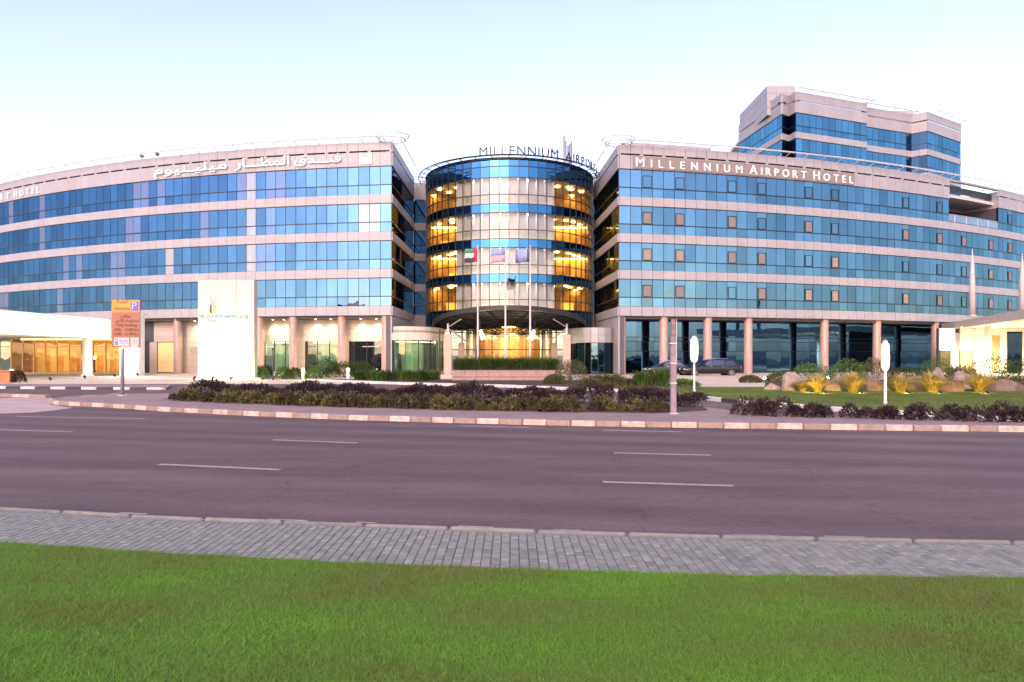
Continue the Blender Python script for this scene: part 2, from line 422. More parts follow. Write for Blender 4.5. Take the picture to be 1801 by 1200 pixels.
    for b, (z0, z1) in enumerate(bands):
        h = z1-z0
        me = MB().bbox(-mod/2+gap/2, mod/2-gap/2, -.06, .10, 0, h, .008).mesh('cladding_panel', STONE)
        ms = MB().bbox(-(swd+.055)/2+gap/2, (swd+.055)/2-gap/2, -.06, .10, 0, h, .008).mesh('side_panel', STONE)
        for i in range(ncol):
            t = (i+.5)*mod; p = arc.p(t, .06 + rnd.uniform(-.003, .003)); put('cladding_panel', me, W, (p.x, p.y, z0), (0, 0, arc.rz(t)))
        for i in range(nsd):
            p = (SP[i]+SP[i+1])/2 + sn*.06; put('return_panel', ms, W, (p.x, p.y, z0), (0, 0, srz))
        mk('band_backing', MB().strip(full, fulln, z0+.02, z1-.02, -.2, .0), JOINT, W)
    # parapet: lower course, slit course with openings, upper course
    zA, zB, zC = TOPS[0]+.035, 21.28, 21.43
    rngs = [(0, ncol)] if not skip_top else [(0, skip_top[0]), (skip_top[1], ncol)]
    pm = 3
    low = MB().bbox(-mod/2+gap/2, mod/2-gap/2, -.06, .12, 0, zB-zA, .008).mesh('parapet_panel', STONE)
    hi = MB().bbox(-mod/2+gap/2, mod/2-gap/2, -.06, .12, 0, PAR-zC, .008).mesh('coping_panel', STONE)
    slot = MB().bbox(-.16, .16, -.05, .12, 0, zC-zB, .006).mesh('slot_pier', STONE)
    for a, b in rngs:
        for i in range(a, b):
            t = (i+.5)*mod; p = arc.p(t, .06)
            put('parapet_panel', low, W, (p.x, p.y, zA), (0, 0, arc.rz(t)))
            put('coping_panel', hi, W, (p.x, p.y, zC), (0, 0, arc.rz(t)))
            if i % 2 == 0:
                p = arc.p(i*mod, .06); put('slot_pier', slot, W, (p.x, p.y, zB), (0, 0, arc.rz(i*mod)))
    mk('coping_core', MB().strip(P if not skip_top else P[:skip_top[0]+1], Nn if not skip_top else Nn[:skip_top[0]+1], zC+.02, PAR-.02, -.3, -.01), JOINT, W)
    mk('parapet_core', MB().strip(P if not skip_top else P[:skip_top[0]+1], Nn if not skip_top else Nn[:skip_top[0]+1], zA+.02, zB-.02, -.3, -.01), JOINT, W)
    mk('slot_backing', MB().strip(P, Nn, zB-.3, zC+.3, -.9, -.7), DARKM, W)
    # parapet of the side face
    z2 = [(zA, zB), (zC, PAR)]
    for a, b in z2:
        ms = MB().bbox(-(swd+.055)/2+gap/2, (swd+.055)/2-gap/2, -.06, .12, 0, b-a, .008).mesh('return_panel', STONE)
        for i in range(nsd):
            p = (SP[i]+SP[i+1])/2 + sn*.06; put('return_panel', ms, W, (p.x, p.y, a), (0, 0, srz))
    mk('slot_backing', MB().strip(SP, SN, zB-.1, zC+.1, -.5, -.3), DARKM, W)
    # light metal rail and brackets standing out over the parapet, and the loop at the corner
    tt = np.linspace(0, ncol*mod, 60)
    r = MB().path([(*arc.p(t, .95), PAR+.28) for t in tt], .045, 6)
    r.path([(*arc.p(t, .55), PAR+.36) for t in tt], .035, 6)
    for t in np.arange(.6, ncol*mod, 2.2):
        r.tube((*arc.p(t, -.2), PAR-.02), (*arc.p(t, 1.0), PAR+.28), .03, n=6)
    e0 = C0 + sn*.9
    r.path([(*(SP[i]+sn*.9), PAR+.28) for i in range(nsd+1)], .045, 6)
    for i in range(1, nsd+1): r.tube((*(SP[i]-sn*.1), PAR-.02), (*(SP[i]+sn*.95), PAR+.28), .03, n=6)
    cc = C0 + sn*.3 + Nn[0]*.1 - Vector((-sgn*1.0, 0)) * .2
    for rad, zz in ((1.6, PAR+.5), (1.3, PAR+.15)):
        r.path([(cc.x + rad*math.cos(a), cc.y + rad*math.sin(a)*.8, zz) for a in np.linspace(0, 2*math.pi, 28)[:-1]], .05, 6, closed=True)
    for a in np.linspace(0, 2*math.pi, 9)[:-1]:
        r.tube((cc.x + 1.6*math.cos(a), cc.y + 1.28*math.sin(a), PAR+.5), (cc.x + 1.3*math.cos(a), cc.y + 1.04*math.sin(a), PAR+.15), .03, n=5)
    for q in (-1, 1): r.tube((cc.x+q*1.2, cc.y+.6, PAR-.4), (cc.x+q*1.2, cc.y+.6, PAR+.4), .05, n=6)
    mk('roof_rail', r, PALEM, W)
    return W, ts, full, fulln, SP, sn, srz
AMBW = solid('x', (.5, .5, .5))
AMBW = mirror_glass('amber_lit_glass', (.1, .12, .15), (.5, .3, .1), .45)
_n = AMBW.node_tree; _e = _n.nodes.new('ShaderNodeEmission'); _e.inputs[0].default_value = (1, .55, .12, 1); _e.inputs[1].default_value = .05
_mx = [n for n in _n.nodes if n.type == 'MIX_SHADER'][0]; _n.links.new(_e.outputs[0], _mx.inputs[1])
SIDELIT = {'hotel_wing': set()}
SIDELIT['hotel_wing'] = {(1, 0), (1, 1), (1, 2), (2, 0), (2, 1), (3, 1), (2, 4)}

crt = random.Random(3)
curtL = set()
for f in range(4):
    for i0, n_ in ((crt.randint(24, 28), 2), (crt.randint(36, 40), 1), (crt.randint(46, 50), 2), (crt.randint(56, 59), 2)):
        for k in range(n_): curtL.add((f, i0+k))
curtL |= {(0, 10), (0, 11), (2, 11), (2, 12), (3, 2), (3, 3), (1, 11)}
for _ in range(10): curtL.add((crt.randint(0, 3), crt.randint(4, 62)))
creamL = {(1, 1), (1, 2), (0, 13), (1, 13), (2, 13), (2, 22)}  # lit curtains, and one tall stack painting a bright reflection in cream
WLF = wing('hotel_wing', 'curved wing of blue glass and pale stone bands with Arabic lettering on its parapet', AL, 64, 1.07, BLUEG, creamL, curtL)
tR0, tR1 = AR.at_px(1672), AR.at_px(1757)
MODR = 1.14
sk = (round(tR0/MODR), round(tR1/MODR))
WRT = wing('hotel_wing', 'curved wing of teal blue glass with small framed windows and roof terrace', AR, 64, MODR, TEALG, set(), set(), 13.2, skip_top=sk, gap=.04)

# ------------------------------------------------------------------ right wing: framed opening windows, terrace, ground floor
W, ts, full, fulln, SP, sn, srz = WRT
BLIND = solid('blind', (.16, .14, .14), .7, var=.1)
BLIND_T = solid('pale_blind', (.22, .18, .16), .7, var=.1)
def window_parts(W, arc, pxs, floors, mod, shade):
    fr = MB(); a, b, h = .46, .40, .0
    H = 1.16
    fr.box(-a, a, -.05, .03, 0, .06); fr.box(-a, a, -.05, .03, H-.06, H); fr.box(-a, -b, -.05, .03, .06, H-.06); fr.box(b, a, -.05, .03, .06, H-.06)
    mf = fr.mesh('opening_window', DARKM)
    bl = {m: MB().box(-b, b, -.012, .012, .06, H-.06).mesh('blind', m) for m in (BLIND, BLIND_T, TEALG)}
    for px in pxs:
        t = arc.at_px(px); t = (math.floor(t/mod)+.5)*mod
        for f in floors:
            zt = TOPS[f]
            if (f == 0 and sk[0]*mod - .2 < t < sk[1]*mod + .2): continue
            p = arc.p(t, .045)
            o = put('opening_window', mf, W, (p.x, p.y, zt-TRZ+.05), (0, 0, arc.rz(t)))
            m = TEALG if f == 0 or rnd.random() < .12 else (BLIND if f < 2 or rnd.random() < .4 else BLIND_T)
            loc_('blind', bl[m], o, (0, 0, 0))
window_parts(W, AR, [1137, 1196, 1289, 1342, 1424, 1473, 1592, 1654, 1690, 1743, 1775], (0, 1, 2, 3), MODR, None)
# terrace: set-back top storey, side return, balustrade
i0, i1 = sk
tA, tB = i0*MODR, i1*MODR
tt = [i*MODR for i in range(i0, i1+1)]
zt = TOPS[0]
wdm = MODR-.055
pm_ = MB().box(-wdm/2, wdm/2, -.02, .02, 0, GH-.05).mesh('terrace_pane', TEALG)
for i in range(i0, i1):
    t = (i+.5)*MODR; p = AR.p(t, -4.22); put('terrace_pane', pm_, W, (p.x, p.y, zt-GH+.02), (rnd.gauss(0,.004), 0, AR.rz(t)))
pnl = MB().bbox(-MODR/2+.007, MODR/2-.007, -.06, .12, 0, 1.3, .008).mesh('parapet_panel', STONE)
for i in range(i0, i1):
    t = (i+.5)*MODR; p = AR.p(t, -4.1); put('parapet_panel', pnl, W, (p.x, p.y, zt+.03), (0, 0, AR.rz(t)))
mk('terrace_frame', MB().strip([AR.p(t) for t in tt], [AR.n(t) for t in tt], zt+1.36, zt+1.5, -4.2, -4.0).strip([AR.p(t) for t in tt], [AR.n(t) for t in tt], PAR-.25, PAR-.05, -.3, .1), STONE, W)
for tq in (tA, tB):
    n_ = AR.n(tq); q = AR.p(tq)
    a, b = AR.p(tq, -.1), AR.p(tq, -4.2); off = (AR.p(tq+.06)-AR.p(tq-.06)).normalized()*(.1 if tq == tA else -.1)
    mk('terrace_return', MB().prism([a+off*.2, b+off*.2, b-off*.8, a-off*.8], zt+.02, PAR-.3), STONE, W)
bal = MB().strip([AR.p(t) for t in tt], [AR.n(t) for t in tt], zt-GH+.1, zt-TRZ+.0, -.02, .0)
mk('balustrade_glass', bal, clear_glass('balustrade_glass', (.6, .75, .8), .25), W)
rb = MB().path([(*AR.p(t, 0), zt-TRZ+.03) for t in tt], .035, 6)
for t in tt[1:-1:2]: rb.tube((*AR.p(t, 0), zt-GH), (*AR.p(t, 0), zt-TRZ+.03), .025, n=6)
mk('handrail', rb, GREYM, W)
# plant screen set back on the roof, in stone panels
for j, (pa, pb, back, zz) in enumerate([(1128, 1300, 5.0, 24.2)]):
    a, b = AR.at_px(pa), AR.at_px(pb); m_ = 1.14; n_ = int((b-a)/m_)
    sme = MB().bbox(-m_/2+.008, m_/2-.008, -.06, .1, 0, .95, .008).mesh('screen_panel', STONE)
    for r_ in range(2):
        for i in range(n_):
            t = a+(i+.5)*m_; p = AR.p(t, -back); put('screen_panel', sme, W, (p.x, p.y, zz-1.92+r_*.96), (0, 0, AR.rz(t)))
    tq = np.linspace(a, a+n_*m_, 12)
    mk('screen_core', MB().strip([AR.p(t) for t in tq], [AR.n(t) for t in tq], 20.6, zz-.03, -back-3, -back-.08), JOINT, W)
# ground floor: round columns, tall glass set back, dark soffit
te = 64*MODR
def column_mesh(h, r=.42):
    return MB().lathe([(r+.05, 0), (r+.05, .12), (r, .14), (r, h-.02), (r, h)], 24).mesh('column', COLUMN, smooth=False)
cmesh = column_mesh(SOF-.02)
cmesh.polygons.foreach_set('use_smooth', [True]*len(cmesh.polygons))
for px in (1096, 1171, 1249, 1321, 1456, 1549, 1652):
    t = AR.at_px(px); p = AR.p(t, -.5); put('column', cmesh, W, (p.x, p.y, 0))
GB = -2.9
LOBG = mirror_glass('lobby_front_glass', (.060, .145, .25), (.01, .02, .03), .92, .004)
tq = np.linspace(.8, te, 70)
mk('soffit', MB().strip([AR.p(t) for t in tq], [AR.n(t) for t in tq], SOF-.02, SOF+.04, -5.0, -.12), SOFFIT, W)
mk('lobby_core', MB().strip([AR.p(t) for t in tq], [AR.n(t) for t in tq], 0, SOF-.03, GB-2.6, GB-.1), JOINT, W)
gm = 1.9; zr = [.1, 1.95, 2.75, 3.1, SOF-.06]
zr = [.12, 2.3, 3.3, 3.75, SOF-.06]
for i in range(int((te-1)/gm)):
    t = 1.0+(i+.5)*gm; p = AR.p(t, GB)
    for k in range(4):
        me = bpy.data.meshes.get('lobby_pane_%d' % k) or MB().box(-gm/2+.03, gm/2-.03, -.02, .02, 0, zr[k+1]-zr[k]-.05).mesh('lobby_pane_%d' % k, LOBG)
        put('lobby_pane', me, W, (p.x, p.y, zr[k]+.025), (rnd.gauss(0, .003), 0, AR.rz(t)+rnd.gauss(0, .004)))
# inner return of the ground floor: stone wall
SPn = [p - Vector(sn)*.0 for p in SP]
rw = MB().strip(SPn, [sn]*len(SPn), 0, SOF-.03, -.5, -.1)
mk('return_core', rw, JOINT, W)
sww = (SP[1]-SP[0]).length
me = MB().bbox(-sww/2+.008, sww/2-.008, -.05, .08, 0, (SOF-.05)/4-.014, .008).mesh('return_panel', STONE)
for i in range(len(SP)-1):
    p = (SP[i]+SP[i+1])/2 + sn*.0
    for k in range(4): put('return_panel', me, W, (p.x, p.y, .01+k*(SOF-.05)/4), (0, 0, srz))

# ------------------------------------------------------------------ left wing: ground floor with stone wall, windows, spotlights
W, ts, full, fulln, SP, sn, srz = WLF
for px in (512, 598, 676, 452, 304):
    t = AL.at_px(px); p = AL.p(t, -.5 if px > 400 else -.7); put('column', cmesh, W, (p.x, p.y, 0))
tq = np.linspace(.5, 64*1.07, 70)
mk('soffit', MB().strip([AL.p(t) for t in tq], [AL.n(t) for t in tq], SOF-.02, SOF+.04, -5.0, -.12), SOFFIT, W)
GL = -1.55
t1 = AL.at_px(446)
# upper wall courses above the windows, from the corner to the pylon and beyond
def wall_course(arc, a, b, z0, z1, off, mod, mat, nm, W):
    n_ = max(1, round((b-a)/mod)); m_ = (b-a)/n_
    me = MB().bbox(-m_/2+.006, m_/2-.006, -.04, .06, 0, z1-z0-.012, .006).mesh(nm, mat)
    for i in range(n_):
        t = a+(i+.5)*m_; p = arc.p(t, off); put(nm, me, W, (p.x, p.y, z0+.006), (0, 0, arc.rz(t)))
tl = AL.at_px(250)
for k in range(4):
    wall_course(AL, .25, tl, 3.3+k*.6, 3.9+k*.6, GL, 2.4, STONE_L, 'wall_block', W)
tq2 = np.linspace(.2, 64*1.07, 60)
mk('wall_core', MB().strip([AL.p(t) for t in tq2], [AL.n(t) for t in tq2], 3.3, SOF-.03, GL-.6, GL-.06), JOINT, W)
# window bays below: frames with panes, lit rooms behind
ROOM = solid('room_wall', (.62, .66, .52), .7, var=.15, scale=.8)
PANEL_E = emit('lit_panel', (1, .93, .70), 2.2)
bays = [(448, 508, GREENG, 3), (524, 590, GREENG, 3), (604, 668, DARKG, 2)]
for pa, pb, g, n_ in bays:
    a, b = AL.at_px(pb), AL.at_px(pa); m_ = (b-a)/n_
    for i in range(n_):
        t = a+(i+.5)*m_; p = AL.p(t, GL)
        for (z0, z1) in ((.25, 2.72), (2.78, 3.26)):
            put('window_pane', MB().box(-m_/2+.03, m_/2-.03, -.015, .015, 0, z1-z0).mesh('window_pane', g), W, (p.x, p.y, z0), (0, 0, AL.rz(t)))
        q = AL.p(t-m_/2, GL); put('mullion', MB().box(-.03, .03, -.06, .04, .2, 3.29).mesh('mullion', DARKM), W, (q.x, q.y, 0), (0, 0, AL.rz(t)))
    q = AL.p(b, GL); put('mullion', MB().box(-.03, .03, -.06, .04, .2, 3.29).mesh('mullion', DARKM), W, (q.x, q.y, 0), (0, 0, AL.rz(b)))
    tw = np.linspace(a, b, 6); A_ = [AL.p(t) for t in tw]; B_ = [AL.n(t) for t in tw]
    mk('window_sill', MB().strip(A_, B_, .0, .22, GL-.3, GL+.12), STONE_L, W)
    if g is GREENG:
        mk('room_back', MB().strip(A_, B_, 0, 3.3, GL-3.4, GL-3.2), ROOM, W)
        mk('room_floor', MB().strip(A_, B_, .02, .06, GL-3.2, GL-.4), CARPET, W)
        mk('ceiling_light', MB().strip(A_, B_, 3.16, 3.2, GL-2.4, GL-1.6), PANEL_E, W)
        # folds of a pale curtain on one side
        cm = MB(); k0 = a+m_*1.55
        for j in range(9): q = AL.p(k0+j*.11, GL-.5 - .04*(j % 2)); cm.tube((q.x, q.y, .1), (q.x, q.y, 3.1), .06, n=8)
        mk('curtain', cm, PALEW, W, smooth=True)
for pa, pb in ((508, 524), (590, 604), (668, 686)):
    a, b = AL.at_px(pb), AL.at_px(pa)
    wall_course(AL, a, b, 0, 1.65, GL, 3, STONE_L, 'wall_block', W); wall_course(AL, a, b, 1.65, 3.3, GL, 3, STONE_L, 'wall_block', W)
    tw = np.linspace(a, b, 3); mk('wall_core', MB().strip([AL.p(t) for t in tw], [AL.n(t) for t in tw], 0, 3.28, GL-3.4, GL-.06), JOINT, W)
# blank stone wall left of the pylon, golden lit roller door, service door
a, b = AL.at_px(446), AL.at_px(242)
da, db = AL.at_px(297), AL.at_px(255)
for z0 in np.arange(0, 3.2, .66):
    wall_course(AL, a, da, z0, z0+.66, GL, 2.4, STONE_L, 'wall_block', W); wall_course(AL, db, b, z0, z0+.66, GL, 2.4, STONE_L, 'wall_block', W)
tw = np.linspace(a, b+14, 30); mk('wall_core', MB().strip([AL.p(t) for t in tw], [AL.n(t) for t in tw], 0, 3.29, GL-.6, GL-.22), JOINT, W)
GOLDD = solid('golden_shutter', (.80, .60, .26), .5, var=.08)
wall_course(AL, da+.05, db-.05, .1, 3.25, GL-.12, 9, GOLDD, 'roller_door', W)
sa, sb = AL.at_px(347), AL.at_px(332)
wall_course(AL, sa, sb, .1, 2.75, GL+.04, 9, mirror_glass('olive_glass', (.2, .22, .18), (.10, .10, .05), .5), 'service_door', W)
sa, sb = AL.at_px(332), AL.at_px(316)
wall_course(AL, sa, sb, 2.2, 2.75, GL+.05, 9, GREYM, 'louvre_panel', W)
# inner return of the ground floor
me = MB().bbox(-(SP[1]-SP[0]).length/2+.008, (SP[1]-SP[0]).length/2-.008, -.05, .08, 0, (SOF-.05)/4-.014, .008).mesh('return_panel', STONE)
mk('return_core', MB().strip(SP, [sn]*len(SP), 0, SOF-.03, -.5, -.1), JOINT, W)
for i in range(len(SP)-1):
    p = (SP[i]+SP[i+1])/2
    for k in range(4): put('return_panel', me, W, (p.x, p.y, .01+k*(SOF-.05)/4), (0, 0, srz))
# soffit spotlights
WARM = (1, .70, .32)
BULB = emit('warm_bulb', (1, .82, .5), 14)
sp_me = MB().lathe([(.05, 0), (.11, 0.02), (.12, .22), (.1, .26)], 12).mesh('soffit_spotlight', [GREYM][0])
bb_me = MB().lathe([(.0, -.012), (.085, -.01), (.085, .0)], 12).mesh('bulb', BULB)
SPL = {470: 'warm soffit spotlight above the green window, on the pylon side', 490: 'warm soffit spotlight above the green window, on the column side', 547: 'warm soffit spotlight over the middle window bay, nearer the pylon', 574: 'warm soffit spotlight over the middle window bay, farther from the pylon', 628: 'warm soffit spotlight over the dark window, farther from the corner column', 656: 'warm soffit spotlight over the dark window, beside the corner column', 330: 'single warm soffit spotlight over the olive service door'}
for px in SPL:
    t = AL.at_px(px); p = AL.p(t, GL+.55)
    o = thing('soffit_spotlight', SPL[px], 'spotlight', (p.x, p.y, SOF-.28), 'soffit spotlights above the cream stone wall')
    loc_('housing', sp_me, o); loc_('bulb', bb_me, o)
    lamp('SPOT', o, (0, 0, -.03), 260, WARM, .06, (0, 0, 0), 110, .8)

# ------------------------------------------------------------------ round glass tower between the wings
DC = Vector((-.3, 78.5)); DR = 9.5
D = thing('entrance_rotunda', 'round glass entrance tower with golden lit floors between the two wings', 'glass tower', (DC.x, DC.y, 0))
def dp(th, r, z=0):                                   # th measured from the front, positive to the right
    return Vector((DC.x + r*math.sin(th), DC.y - r*math.cos(th), z))
NSEG = 60; dth = 2*math.pi/NSEG
VIS = range(-19, 19)
chord = 2*DR*math.sin(dth/2)
rows = [('vision_pane', zt-TRZ+.03, zt-.03, 'v') for zt in TOPS] + [('lower_pane', zt-GH+.03, zt-TRZ-.04, 'v') for zt in TOPS] \
     + [('spandrel_pane', TOPS[k+1]+.03, TOPS[k]-GH-.03, 's') for k in range(3)] + [('spandrel_pane', 5.12, TOPS[3]-GH-.03, 's')] \
     + [('cap_pane', TOPS[0]+.03, 21.0, 's'), ('cap_pane', 21.06, 21.75, 's')]
mcache = {}
for nm, z0, z1, kd in rows:
    for k in VIS:
        th = (k+.5)*dth; g = SPANG
        if kd == 'v': g = CLEAR if -6 <= k < 5 else AMBERG
        key = (nm, round(z1-z0, 3), g.name)
        if key not in mcache: mcache[key] = MB().box(-chord/2+.022, chord/2-.022, -.015, .015, 0, z1-z0).mesh(nm, g)
        p = dp(th, DR*math.cos(dth/2)); put(nm, mcache[key], D, (p.x, p.y, z0), (rnd.gauss(0, .002), 0, th+rnd.gauss(0, .003)))
mul = MB().box(-.028, .028, -.07, .05, 5.1, 21.78).mesh('mullion', DARKM)
for k in range(VIS[0], VIS[-1]+2):
    p = dp(k*dth, DR); put('mullion', mul, D, (p.x, p.y, 0), (0, 0, k*dth))
thl = [k*dth for k in range(-20, 21)]
ringp = lambda r: [dp(t, r).xy for t in thl]
rn = [Vector((math.sin(t), -math.cos(t))) for t in thl]
for zt in TOPS:
    for z in (zt, zt-TRZ, zt-GH): mk('transom', MB().strip(ringp(DR), rn, z-.035, z+.035, -.08, .06), DARKM, D)
for z in (21.03, 21.78, 5.08): mk('transom', MB().strip(ringp(DR), rn, z-.04, z+.04, -.1, .08), DARKM, D)
disc = lambda r, z0, z1: MB().prism([dp(2*math.pi*k/60, r).xy for k in range(60)], z0, z1)
SLAB = solid('slab', (.55, .50, .44), .7)
for zt in TOPS:
    mk('floor_slab', disc(DR-.16, zt-GH-.8, zt-GH-.05), SLAB, D)
mk('floor_slab', disc(DR-.16, TOPS[0]+.1, TOPS[0]+.5), SLAB, D)
mk('roof_deck', disc(DR-.14, 21.3, 21.6), SOFFIT, D)
# rooms: golden panelled walls at the sides, pale screens with curtains in the middle
GOLDP = solid('bright_gold', (.75, .55, .2), .5)
EWARM = emit('warm_ceiling_light', (1, .70, .30), 11)
EGLOW = emit('glow_panel', (1, .62, .12), .45); SHEERS = [solid('sheer_blind_%d' % k, c, .8, var=.06, scale=1.5) for k, c in enumerate(((.50, .45, .50), (.46, .43, .50), (.54, .47, .50)))]
EPALE = emit('pale_ceiling_light', (1, .80, .62), 9)
thm = lambda a, b, n_=8: [a+(b-a)*i/n_ for i in range(n_+1)]
def arcstrip(a, b, r0, r1, z0, z1, n_=8):
    t_ = thm(a, b, n_); return MB().strip([dp(t, 0).xy for t in t_], [Vector((math.sin(t), -math.cos(t))) for t in t_], z0, z1, r0, r1)
for zt in TOPS:
    z0, z1 = zt-GH, zt+.08
    for (a, b) in ((-120, -36), (30, 114)):
        a_, b_ = R(a), R(b)
        sx = -1 if a < 0 else 1; yb = DC.y-.6
        mk('back_wall', MB().box(min(sx*4.2, sx*9.25)+DC.x, max(sx*4.2, sx*9.25)+DC.x, yb, yb+.2, z0, z1), GOLD, D)
        mk('back_wall', arcstrip(R(-36) if sx < 0 else R(20), R(-20) if sx < 0 else R(30), 5.6, 5.8, z0, z1), GOLD, D)
        for q in (42, 50, 59, 70, 80): th0 = sx*R(q+rnd.uniform(-3, 3)); rr0 = rnd.uniform(6.9, 8.5); mk('ceiling_light', arcstrip(th0-.035, th0+.035, rr0, rr0+.35, z1-.10, z1-.06, 2), EWARM, D)
        xw = rnd.uniform(5.0, 6.6); mk('glow_panel', MB().box(min(sx*xw, sx*(xw+1.3))+DC.x, max(sx*xw, sx*(xw+1.3))+DC.x, yb-.16, yb-.1, z0+.1, z0+rnd.uniform(.8, 1.3)), EGLOW, D); mk('glow_panel', MB().box(min(sx*5.0, sx*8.8)+DC.x, max(sx*5.0, sx*8.8)+DC.x, yb-.5, yb-.35, z1-.12, z1-.07), EWARM, D) if rnd.random() < .35 else None  # glowing panels stand in for yellow light on the wall; some at the ceiling
        # cabinets and door panels on the inner wall
        for q in np.linspace(a_+.12, b_-.12, 7):
            h = rnd.choice((1.0, 2.1, 2.1, .8)); xq = DC.x+sx*(4.6+4.2*(q-a_)/(b_-a_)); mk('wall_panel', MB().box(xq-.3, xq+.3, yb-.08, yb-.01, z0+.02, z0+h), rnd.choice((WOOD, GOLDP)), D)
    for a in (-36, 30):
        t = R(a); p0, p1 = dp(t, 5.6), dp(t, DR-.25); dd = (p1-p0).normalized(); nn = Vector((-dd.y, dd.x, 0))*.06
        mk('partition', MB().prism([(p0+nn).xy, (p1+nn).xy, (p1-nn).xy, (p0-nn).xy], z0, z1), PALEW, D)
    mk('screen_wall', arcstrip(R(-36), R(30), 7.7, 7.8, z0, z1), PALEW, D)
    for k in range(-6, 5):
        dr = TRZ-.06 if rnd.random() < .8 else rnd.uniform(.9, GH-.2)
        mk('roller_blind', arcstrip(k*dth+.008, (k+1)*dth-.008, 8.98, 9.0, zt-dr, z1-.02, 3), rnd.choice(SHEERS), D)
    for q in (-28, -18, -7, 4, 14, 24): mk('ceiling_light', arcstrip(R(q)-.03, R(q)+.03, 8.1, 8.4, z1-.10, z1-.06, 2), EPALE, D)
# dark metal overhang ring with brackets, standing over the roof edge
rg = MB().path([dp(2*math.pi*k/90, 10.35, 21.95) for k in range(90)], .06, 6, closed=True)
rg.path([dp(2*math.pi*k/90, 9.55, 21.86) for k in range(90)], .07, 6, closed=True)
rg.path([dp(2*math.pi*k/90, 9.95, 22.0) for k in range(90)], .035, 6, closed=True)
for k in range(36): rg.tube(dp(2*math.pi*k/36, 9.5, 21.84), dp(2*math.pi*k/36, 10.4, 21.98), .045, n=6)
mk('roof_ring', rg, DARKM, D)
# narrow links of glass and stone between tower and wings
for sgn in (-1, 1):
    x0, x1 = (-11.45, -9.2) if sgn < 0 else (8.7, 9.75)
    yy = 79.3
    for k, zt in enumerate(TOPS):
        for (z0, z1) in ((zt-TRZ+.03, zt-.03), (zt-GH+.03, zt-TRZ-.03)):
            mk('link_pane', MB().box(x0+.03, x1-.03, yy-.03, yy+.03, z0, z1), BLUEG, D)
        zb = TOPS[k+1] if k < 3 else 5.2
        mk('link_panel', MB().bbox(x0, x1, yy-.14, yy+.1, zb+.01, zt-GH-.01, .01), STONE, D)
    mk('link_panel', MB().bbox(x0, x1, yy-.14, yy+.1, TOPS[0]+.02, PAR-.3, .01), STONE, D)
    mk('link_core', MB().box(x0, x1, yy+.12, yy+3, 0, PAR-.4), JOINT, D)
    mk('link_panel', MB().bbox(x0, x1, yy-.12, yy+.1, 0, 5.18, .01), STONE, D)

# ------------------------------------------------------------------ lobby under the tower
LBG = solid('lobby_gold', (.62, .40, .13), .4, var=.3, scale=1.2)
LR = 8.4
for k in range(-14, 14):
    th = (k+.5)*dth*1.0
    ch = 2*LR*math.sin(dth/2)
    for (z0, z1) in ((.08, 2.45), (2.5, 4.95)):
        key = ('lobby', z0)
        if key not in mcache: mcache[key] = MB().box(-ch/2+.02, ch/2-.02, -.015, .015, 0, z1-z0).mesh('lobby_pane', clear_glass('lobby_glass', (.95, .92, .84), .02))
        p = dp(th, LR*math.cos(dth/2)); put('lobby_pane', mcache[key], D, (p.x, p.y, z0), (0, 0, th))
lm = MB().box(-.035, .035, -.08, .06, .0, 5.0).mesh('lobby_mullion', DARKM)
for k in range(-14, 15):
    if k % 2 == 0: p = dp(k*dth, LR); put('lobby_mullion', lm, D, (p.x, p.y, 0), (0, 0, k*dth))
tl_ = thm(R(-84), R(84), 28)
mk('lobby_transom', MB().strip([dp(t, 0).xy for t in tl_], [Vector((math.sin(t), -math.cos(t))) for t in tl_], 2.43, 2.52, LR-.06, LR+.07), DARKM, D)
mk('lobby_floor', disc(LR+.6, .0, .05), solid('lobby_floor', (.55, .42, .28), .15), D)
mk('lobby_ceiling', disc(DR-.1, 4.98, 5.06), solid('lobby_ceiling', (.35, .25, .14), .6), D)
mk('lobby_wall', arcstrip(R(-130), R(130), 3.6, 3.8, 0.05, 4.97, 20), LBG, D)
for q in np.linspace(-1.3, 1.3, 12): mk('lobby_panel', arcstrip(q-.06, q+.06, 3.8, 3.88, .06, 3.4+.8*rnd.random(), 3), WOOD if rnd.random() < .6 else LBG, D)
for q in (-.62, -.5, .5, .62): mk('lobby_pilaster', arcstrip(q-.03, q+.03, 7.2, 7.6, .06, 4.9, 2), PALEW, D)
mk('ceiling_light', arcstrip(R(-75), R(75), 5.2, 5.6, 4.88, 4.94, 20), emit('lobby_light', (1, .72, .30), 4.5), D)
# chandeliers: tiers of small glass drops
CR = emit('crystal', (1, .80, .42), 1.3)
for j, (x, y, z) in enumerate(((-2.3, 72.2, 3.7), (0, 71.7, 3.8), (2.2, 72.3, 3.7))):
    o = thing('chandelier', 'glowing tiered chandelier hanging in the golden lobby behind the entrance', 'chandelier', (x, y, z), 'chandeliers in the entrance lobby')
    m = MB(); rr = random.Random(j)
    for tier, (r0, zz, n_) in enumerate(((.75, 0, 22), (.52, .18, 16), (.28, .36, 10))):
        for k in range(n_):
            t = 2*math.pi*k/n_; m.lathe([(0.0, -.1+zz), (.035, -.03+zz), (.0, .05+zz)], 5, r0*math.cos(t), r0*math.sin(t))
    loc_('crystal_drops', m.mesh('crystal_drops', CR), o)
    m = MB().tube((0,0,.3), (0,0,4.95-z), .015, n=6)
    for r0, zz in ((.75, .06), (.52, .24), (.28, .42)): m.path([(r0*math.cos(a), r0*math.sin(a), zz) for a in np.linspace(0, 2*math.pi, 20)[:-1]], .02, 5, closed=True)
    loc_('frame', m.mesh('frame', GREYM), o)
    lamp('POINT', o, (0, 0, -.35), 60, (1, .72, .34), .4)

